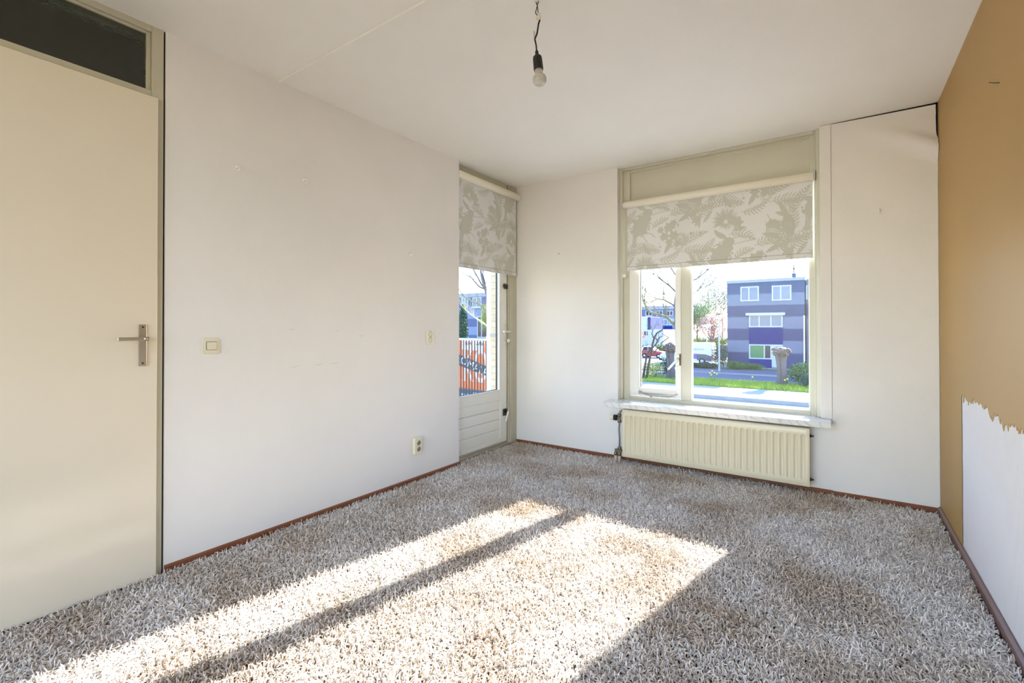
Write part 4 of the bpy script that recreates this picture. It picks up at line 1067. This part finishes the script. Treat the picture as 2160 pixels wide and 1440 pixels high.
def van():
    y = 50.0; xr = P(1503, 750, 1, y).x; xf = xr - 5.3; yb_ = y + 1.9; z0 = ZG + .12
    r = empty('van', ((xr + xf) / 2, y + .95, ZG), 'white delivery van with a purple graphic parked before the pink tree', 'van')
    zt = P(1495, 723, 1, y).z
    prof = [(xf, z0 + .25), (xf + .02, z0 + .75), (xf + .35, z0 + 1.0), (xf + 1.0, z0 + 1.12), (xf + 1.75, zt - .10), (xf + 2.1, zt), (xr - .22, zt), (xr - .10, zt - .08), (xr, z0 + 1.0), (xr + .02, z0 + .30), (xr - .02, z0 + .18), (xf + .1, z0 + .18)]
    MB().prism([(a, y, b) for a, b in prof], (0, 1.9, 0)).build('body', M['vanwhite'], r, bevel=.06, seg=3)
    MB().prism([(xf + 1.06, y - .008, z0 + 1.14), (xf + 1.72, y - .008, zt - .16), (xf + 2.15, y - .008, zt - .16), (xf + 2.15, y - .008, z0 + 1.14)], (0, .01, 0)).build('side_window', M['darkglass'], r)
    gz0, gz1 = z0 + .46, z0 + .98
    MB().prism([(xf + 2.3, y - .008, gz0), (xr - .62, y - .008, gz0), (xr - .62, y - .008, gz1 - .04), (xr - 1.6, y - .008, gz1), (xf + 2.3, y - .008, gz1)], (0, .01, 0)).build('purple_graphic', M['vanpurple'], r)['label'] = 'purple printed panel'
    MB().prism([(xr - 1.5, y - .010, gz0 - .12), (xr - .10, y - .010, gz0 - .2), (xr - .10, y - .010, gz1 - .22), (xr - .6, y - .010, gz1 - .06), (xr - 1.5, y - .010, gz1 - .02)], (0, .01, 0)).build('dark_graphic', M['cardark'], r)['label'] = 'dark blue printed panel'
    MB().box(xr - .09, xr + .012, y - .012, y + .1, z0 + .42, z0 + .98).build('tail_lamp', M['lampred'], r)
    for x in (xf + .95, xr - 1.0): wheel('wheel', (x, y + .08, ZG + .36), .34, r)
    for x in (xf + .95, xr - 1.0): wheel('wheel', (x, y + 1.8, ZG + .36), .34, r)
    MB().box(xf - .05, xf + .3, y - .01, y + 1.91, z0 + .18, z0 + .42).build('bumper', M['tyre'], r, bevel=.04)
    x_o = P(1461.5, 736.5, 1, y - .01).x; zt_ = P(1470, 738.2, 1, y - .01).z
    text_mesh('COCKTAILS', .24, M['lettering'], 'lettering', r, (x_o - .21, y - .012, zt_), (1, 0, 0), (0, 0, 1), .003)
van()

def car(px, y, length, body, roof, label, flip=False):
    c = P(px, 740, 1, y); r = empty('car', (c.x, y + .85, ZG), label, 'car'); z0 = ZG + .05; s = -1 if flip else 1
    f = lambda t: c.x + s * (t - .5) * length
    MB().prism([(f(a), y, z0 + b) for a, b in ((0, .25), (.01, .75), (.08, .86), (.66, .86), (.95, .72), (1.0, .55), (1.0, .22), (.9, .18), (.1, .18))], (0, 1.7, 0)).build('body', M[body], r, bevel=.05)
    MB().prism([(f(a), y + .12, z0 + b) for a, b in ((.05, .86), (.12, 1.36), (.18, 1.42), (.44, 1.42), (.66, .86))], (0, 1.46, 0)).build('cabin', M[roof], r, bevel=.04)
    MB().prism([(f(a), y + .10, z0 + b) for a, b in ((.10, .90), (.16, 1.32), (.33, 1.34), (.33, .90))], (0, .03, 0)).build('side_window', M['darkglass'], r)
    MB().prism([(f(a), y + .10, z0 + b) for a, b in ((.35, .90), (.35, 1.34), (.44, 1.34), (.60, .90))], (0, .03, 0)).build('side_window', M['darkglass'], r)
    for t in (.2, .8):
        for yy in (y + .05, y + 1.62): wheel('wheel', (f(t), yy, ZG + .31), .30, r, .18)
car(1374, 57.0, 2.9, 'carred', 'carwhite', 'small red car with a pale roof parked behind the yellow-green shrub')
car(1478, 68.0, 3.6, 'carwhite', 'carblue', 'pale car showing its roof above the white van')
car(1517, 66.0, 3.2, 'cardark', 'cardark', 'dark blue car half hidden behind the light green bush', True)

# ---- warning sign near the white block
c = P(1350, 703, 1, 52.0)
sg = empty('road_sign', (c.x, 52, ZG), 'white triangular road sign with a red edge at the side of the casement pane', 'road sign')
MB().tube([(c.x, 52.03, ZG), (c.x, 52.03, c.z)], .03, 8).build('post', M['polegrey'], sg)
MB().prism([(c.x - .62, 52, c.z - .45), (c.x + .62, 52, c.z - .45), (c.x, 52, c.z + .62)], (0, .02, 0)).build('red_edge', M['lampred'], sg)
MB().prism([(c.x - .46, 51.99, c.z - .36), (c.x + .46, 51.99, c.z - .36), (c.x, 51.99, c.z + .44)], (0, .02, 0)).build('face', M['housewhite'], sg)

# ---- the banded house across the road
def window_unit(parent, q, x0, y0, x1, y1, y, splits, gl, out=.06):
    """house window from photograph corners (x0,y0)-(x1,y1) on the facade y"""
    a = q((x0 + x1) / 2, y1); b = q((x0 + x1) / 2, y0); X0 = q(x0, (y0 + y1) / 2).x; X1 = q(x1, (y0 + y1) / 2).x; Z0, Z1 = a.z, b.z
    fw = .11; xs = [X0] + [X0 + (X1 - X0) * s for s in splits] + [X1]
    mb = MB().box(X0, X1, y - out, y + .02, Z0, Z0 + fw).box(X0, X1, y - out, y + .02, Z1 - fw, Z1)
    for x in xs: xa = min(max(x - fw / 2, X0), X1 - fw); mb.box(xa, xa + fw, y - out, y + .02, Z0 + fw, Z1 - fw)
    w_ = mb.build('window', M['housewhite'], parent)
    for i in range(len(xs) - 1): MB().box(xs[i] + fw * .4, xs[i + 1] - fw * .4, y - out * .3, y + .02, Z0 + fw * .5, Z1 - fw * .5).build('pane', M[gl[i % len(gl)]], w_)
    return X0, X1, Z0, Z1

def banded_house():
    y = 49.0; q = lambda a, b: P(a, b, 1, y)
    xl, xr = q(1534, 690).x, q(1697, 690).x; bz = [P(1537, v, 1, y).z for v in (598, 621.7, 645.3, 669, 693, 717, 741.7)]
    r = empty('house', ((xl + xr) / 2, y + 4, ZG), 'three storey house with dark and light brick bands across the road', 'house')
    zs = bz + [ZG]
    for i in range(len(zs) - 1):
        MB().box(xl, xr, y, y + 9, zs[i + 1], zs[i]).build('brick_band', M['brick_dark' if i % 2 == 0 else 'brick_light'], r)['label'] = 'dark brick band' if i % 2 == 0 else 'light grey brick band'
    MB().box(xl - .06, xr + .06, y - .08, y + 9, bz[0], bz[0] + .28).build('roof_edge', M['roof'], r)
    window_unit(r, q, 1562, 604, 1601, 635, y, (.46,), ['houseglass'])
    window_unit(r, q, 1628, 601.5, 1669.5, 633.5, y, (.46,), ['houseglass'])
    X0, X1, Z0, Z1 = window_unit(r, q, 1580, 664, 1651, 690, y, (.31, .66), ['houseglass'])
    a = q(1574, 660); b = q(1656.5, 669); MB().box(a.x, b.x, y - .35, y, q(1615, 665).z, q(1615, 659.5).z).build('canopy', M['housewhite'], r)
    nb = MB(); zt, zb_ = Z0, q(1615, 726).z; k = 14
    for i in range(k): nb.box(X0, X1, y - .05, y, zb_ + (zt - zb_) * i / k, zb_ + (zt - zb_) * (i + .88) / k)
    nb.build('cladding', M['navy'], r)
    window_unit(r, q, 1580, 726, 1628, 757, y, (.68,), ['green_reflection_glass', 'darkglass'])
    MB().box(X0, q(1627, 760).x, y - .05, y, ZG + .1, q(1604, 757).z).build('cladding', M['navy'], r)
    d = MB().box(q(1628, 740).x, X1, y - .05, y, ZG + .1, zb_).build('front_door', M['housewhite'], r)
    MB().box(q(1636, 740).x, q(1646, 740).x, y - .06, y, ZG + .8, zb_ - .2).build('pane', M['darkglass'], d)
    px_ = q(1696.5, 700).x
    MB().tube([(px_, y - .10, q(1696, 766).z), (px_, y - .10, q(1696, 665).z)], .06, 8).build('downpipe', M['pvc'], r)
    ch = q(1672.5, 585); MB().box(ch.x - .14, ch.x + .16, y + 1.0, y + 1.4, bz[0], q(1672, 574).z).build('chimney', M['brick_dark'], r)
    MB().tube([(ch.x, y + 1.2, q(1672, 574).z), (ch.x, y + 1.2, q(1672, 555).z)], .05, 8).lathe((ch.x, y + 1.2, q(1672, 566).z), (0, 0, 1), [(0, .05), (.02, .09), (.18, .09), (.2, .05)], 8).build('flue', M['darkmetal'], r)
banded_house()
def neighbour():
    y = 49.9; q = lambda a, b: P(a, b, 1, y); xl = P(1697, 690, 1, 49.0).x + .10; xr = xl + 7.5
    r = empty('house', (xl + 3.7, y + 4, ZG), 'pale set-back house joined to the side of the banded house', 'house')
    MB().box(xl, xr, y, y + 8, ZG, q(1702, 588).z).build('wall', M['brick_light'], r)
    window_unit(r, q, 1700, 601, 1745, 631, y, (.4,), ['houseglass'], .05)
    MB().box(xl, xr, y - .02, y, q(1702, 668).z, q(1702, 640).z).build('brick_band', M['brick_dark'], r)
neighbour()

# ---- grey terrace and white block seen through the casement
def far_terrace():
    y = 88.0; q = lambda a, b: P(a, b, 1, y); xl, xr = q(1330, 690).x, q(1432, 690).x
    r = empty('terrace', ((xl + xr) / 2, y + 4, ZG), 'grey terrace with a flat roof far behind the casement pane', 'house')
    zs = [q(1390, v).z for v in (645, 652, 668, 690, 712, 738)]
    zs[-1] = ZG
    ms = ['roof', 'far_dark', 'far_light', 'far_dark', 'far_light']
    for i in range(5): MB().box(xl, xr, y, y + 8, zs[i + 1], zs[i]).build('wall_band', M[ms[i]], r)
    for x in (1362, 1384, 1406): window_unit(r, q, x, 655, x + 14, 666, y, (.5,), ['darkglass'], .05)
    for x in (1370, 1392, 1412): window_unit(r, q, x, 673, x + 17, 685, y, (.5,), ['houseglass'], .05)
    for x in (1372, 1394): MB().box(q(x, 690).x, q(x + 24, 690).x, y - .05, y, q(1390, 694).z, q(1390, 687).z).build('panel', M['navy'], r)
far_terrace()
def white_block():
    y = 66.0; q = lambda a, b: P(a, b, 1, y); xl, xm, xr = q(1340, 690).x, q(1370, 690).x, q(1399, 690).x
    r = empty('white_building', ((xl + xr) / 2, y + 3, ZG), 'white flat-roofed block behind the red car', 'building')
    MB().box(xl, xr, y, y + 6, ZG, q(1370, 695).z).build('lower_wall', M['housewhite'], r)
    MB().box(xl, q(1364, 690).x, y + .02, y + 6, q(1370, 695).z, q(1370, 667).z).build('upper_wall', M['housewhite'], r)
    MB().box(q(1364, 690).x, xm, y + .5, y + 6, q(1370, 695).z, q(1370, 668).z).build('side_wall', M['brick_dark'], r)
    for a, b in ((1357, 1368),): window_unit(r, q, a, 697, b, 709, y, (.6,), ['darkglass'], .05)
white_block()

# ---- seen through the balcony door
def grey_row():
    y = 52.0; q = lambda a, b: P(a, b, 1, y); xl, xr = q(930, 690).x, q(1060, 690).x
    r = empty('terrace', ((xl + xr) / 2, y + 4, ZG), 'grey banded terrace behind the balcony railing', 'house')
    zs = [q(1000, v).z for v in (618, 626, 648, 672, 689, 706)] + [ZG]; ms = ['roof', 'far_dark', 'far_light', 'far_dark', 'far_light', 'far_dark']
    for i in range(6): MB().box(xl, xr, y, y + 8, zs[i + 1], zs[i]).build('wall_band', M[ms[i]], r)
    window_unit(r, q, 997, 627, 1016, 648, y, (.45,), ['houseglass']); window_unit(r, q, 974, 628, 988, 648, y, (.5,), ['houseglass'])
    window_unit(r, q, 1007, 667, 1030, 712, y, (.4,), ['darkglass'])
    MB().box(q(996, 690).x, q(1017, 690).x, y - .3, y, q(1000, 650).z, q(1000, 648).z).build('ledge', M['housewhite'], r)
grey_row()
def cypress():
    y = 30.0; c = P(977, 700, 1, y); zt = P(977, 648, 1, y).z; h = zt - ZG; R = random.Random(9)
    r = empty('cypress', (c.x, y, ZG), 'dark green column cypress behind the balcony railing', 'tree')
    MB().tube([(c.x, y, ZG - .05), (c.x, y, ZG + h * .3)], .10, 8).build('trunk', M['bark'], r)
    f = MB()
    for k in range(16):
        t = k / 15; w_ = .30 * math.sin(math.pi * (.12 + .80 * (1 - t) ** .8)) + .04
        w_ *= 1.35; leaf_cloud(f, (c.x, y, ZG + .25 + t * (h - .35)), (w_, w_, h * .07), 620, .13, R)
    f.build('foliage', M['leaf_dark'], r)
cypress()
def willow():
    y = 34.0; c = P(1032, 690, 1, y); R = random.Random(17)
    r = empty('weeping_willow', (c.x, y, ZG), 'light green weeping willow showing beside the white downpipe', 'tree')
    zt = P(1024, 640, 1, y).z
    MB().tube([(c.x, y, ZG - .05), (c.x + .1, y, ZG + 2.0), (c.x, y, zt - .3)], [.22, .17, .10], 8).build('trunk', M['bark'], r)
    f = MB()
    for k in range(130):
        a = R.uniform(0, 6.28); q = R.random() ** .5 * .85; x, yy = c.x + q * math.cos(a), y + q * math.sin(a); z = zt - .25 * q; L = R.uniform(1.2, 2.6)
        for j in range(26):
            zz = z - L * j / 26; p = Vector((x + R.uniform(-.05, .05), yy + R.uniform(-.05, .05), zz)); b = Vector((R.uniform(-1, 1), R.uniform(-1, 1), -1.2)).normalized() * .11; s_ = Vector((R.uniform(-1, 1), R.uniform(-1, 1), 0)).normalized() * .022
            f.add([p - s_, p + b, p + s_, p - b * .3], [(0, 1, 2, 3)])
    f.build('foliage', M['leaf_hedge'], r)
willow()
def twig_tree():
    y = 22.0; q = lambda a, b, dy=0: P(a, b, 1, y + dy); c = q(1046, 760); R = random.Random(31)
    r = empty('bare_tree', (c.x, y, ZG), 'bare tree with pale yellow limbs behind the balcony railing', 'tree')
    MB().tube([(c.x, y, ZG - .05), q(1044, 700), q(1030, 625), q(1018, 590), q(1012, 560)], [.22, .17, .13, .09, .05], 8).build('trunk', M['bark'], r)
    for pts, r0, m_ in (([(1044, 705), (1028, 688), (1015, 677), (1000, 668), (984, 655), (974, 645)], .055, 'pale_limb'), ([(1040, 672), (1020, 648), (1008, 640), (992, 634), (979, 625), (968, 610)], .075, 'limb'),
                        ([(1028, 615), (1016, 600), (1008, 585), (1000, 570)], .06, 'twig'), ([(1028, 612), (1010, 604), (994, 585), (978, 578)], .05, 'twig'), ([(1024, 600), (1019, 580), (1018, 560)], .045, 'twig')):
        P3 = [q(*p) for p in pts]; mb = MB().tube(P3, [r0 * (1 - .6 * i / (len(P3) - 1)) for i in range(len(P3))], 7)
        for i in range(1, len(P3)):
            for k in range(2): branches(mb, P3[i], (P3[i] - P3[i - 1]).normalized() + Vector((R.uniform(-.8, .8), R.uniform(-.5, .5), R.uniform(.0, 1))), R.uniform(.5, 1.0), .016, 3, R, .6, .15)
        mb.build('limb', M[m_], r)
twig_tree()

# ---- balcony: slab, brick return, downpipe, railing, banner
tag(boxo('balcony_slab', (-5.6, -3.0, 2.4, 5.10, -0.36, -0.16), M['balcony']), 'concrete balcony slab outside the balcony door', 'balcony', kind='structure')
bw_ = MB().box(-2.957, -2.875, 3.880, 4.33, ZF - .2, HC + .2, 1)
zc = ZF - .2; i = 0
while zc < HC + .15:
    bw_.box(-2.962, -2.870, 3.872, 4.335, zc, zc + .054, 0)
    zc += .0665; i += 1
tag(bw_.build('wall_brick', [M['brick_beige'], M['mortar']]), 'beige brick return beside the balcony door', 'wall', kind='structure')
dp = empty('downpipe', (-3.178, 4.15, -.16), 'white downpipe standing behind the beige brick return', 'downpipe')
MB().tube([(-3.178, 4.15, -.16), (-3.178, 4.15, HC + .2)], .042, 20).build('pipe', M['pvc'], dp)
for z in (0.42, 1.02, 1.9): MB().lathe((-3.178, 4.15, z), (0, 0, 1), [(0, .044), (.004, .047), (.046, .047), (.05, .044)], 20).box(-3.140, -2.966, 4.145, 4.157, z + .015, z + .035).build('pipe_clip', M['pvc'], dp)
MB().box(-2.964, -2.866, 3.862, 3.872, 1.070, 1.098).build('brick_clamp', M['polegrey'], dp)

rl = empty('balcony_railing', (-4.3, 5.0, -.16), 'dark barred balcony railing behind the balcony door', 'railing')
MB().box(-5.5, -3.1, 4.985, 5.015, 0.985, 1.018).build('top_rail', M['wire'], rl, bevel=.004)
MB().box(-5.5, -3.1, 4.99, 5.01, -.10, -.07).build('bottom_rail', M['rail'], rl)
x = -4.80
while x < -3.6:
    MB().box(x, x + .012, 4.989, 4.999, -.16, 0.990).build('bar', M['rail'], rl); x += .0500
for k in range(8):
    z = 0.905 - k * .118
    MB().tube([(-5.0, 4.984, z), (-3.4, 4.984, z)], .0013, 6).build('wire', M['wire'], rl)
bn = empty('banner', (-4.3, 5.03, 0.4), 'orange and grey lettered banner tied behind the balcony railing', 'banner')
by = 5.034; q = lambda a, b: P(a, b, 1, by)
MB().box(-4.62, -3.70, by, by + .004, -.12, 1.0).build('sheet', M['orange'], bn)
def flat(name, pts, m, dy): return MB().prism([(p.x, by - dy, p.z) for p in pts], (0, .0015, 0)).build(name, m, bn)
flat('white_panel', [q(975, 737), q(1021, 740), q(1023, 716), q(975, 715.5)], M['bannerwhite'], .002)
flat('grey_band', [q(960, 767), q(1035, 796), q(1035, 776), q(960, 743)], M['bannergrey'], .006)
flat('grey_foot', [q(960, 860), q(1035, 860), q(1035, 825), q(960, 816)], M['bannergrey'], .003)
def word(body, px, py, size, m, dy, ang=0.0, name='lettering', xs=1.0):
    o = q(px, py); xd = Vector((math.cos(ang), 0, math.sin(ang))); yd = Vector((-math.sin(ang), 0, math.cos(ang)))
    text_mesh(body, size, m, name, bn, (o.x, by - dy, o.z), xd, yd, .0006, xs)
word('ISSA', 981, 727, .066, M['bannerred'], .004); word('AMA', 1005, 728, .066, M['bannerdark'], .004)
word('KO', 976, 803, .66, M['bannerwhite'], .004, xs=.46); word('OMALEIA', 971, 764, .155, M['bannerwhite'], .009, -.37)
word('ncail . .', 973, 839, .155, M['bannerwhite'], .006, -.02)
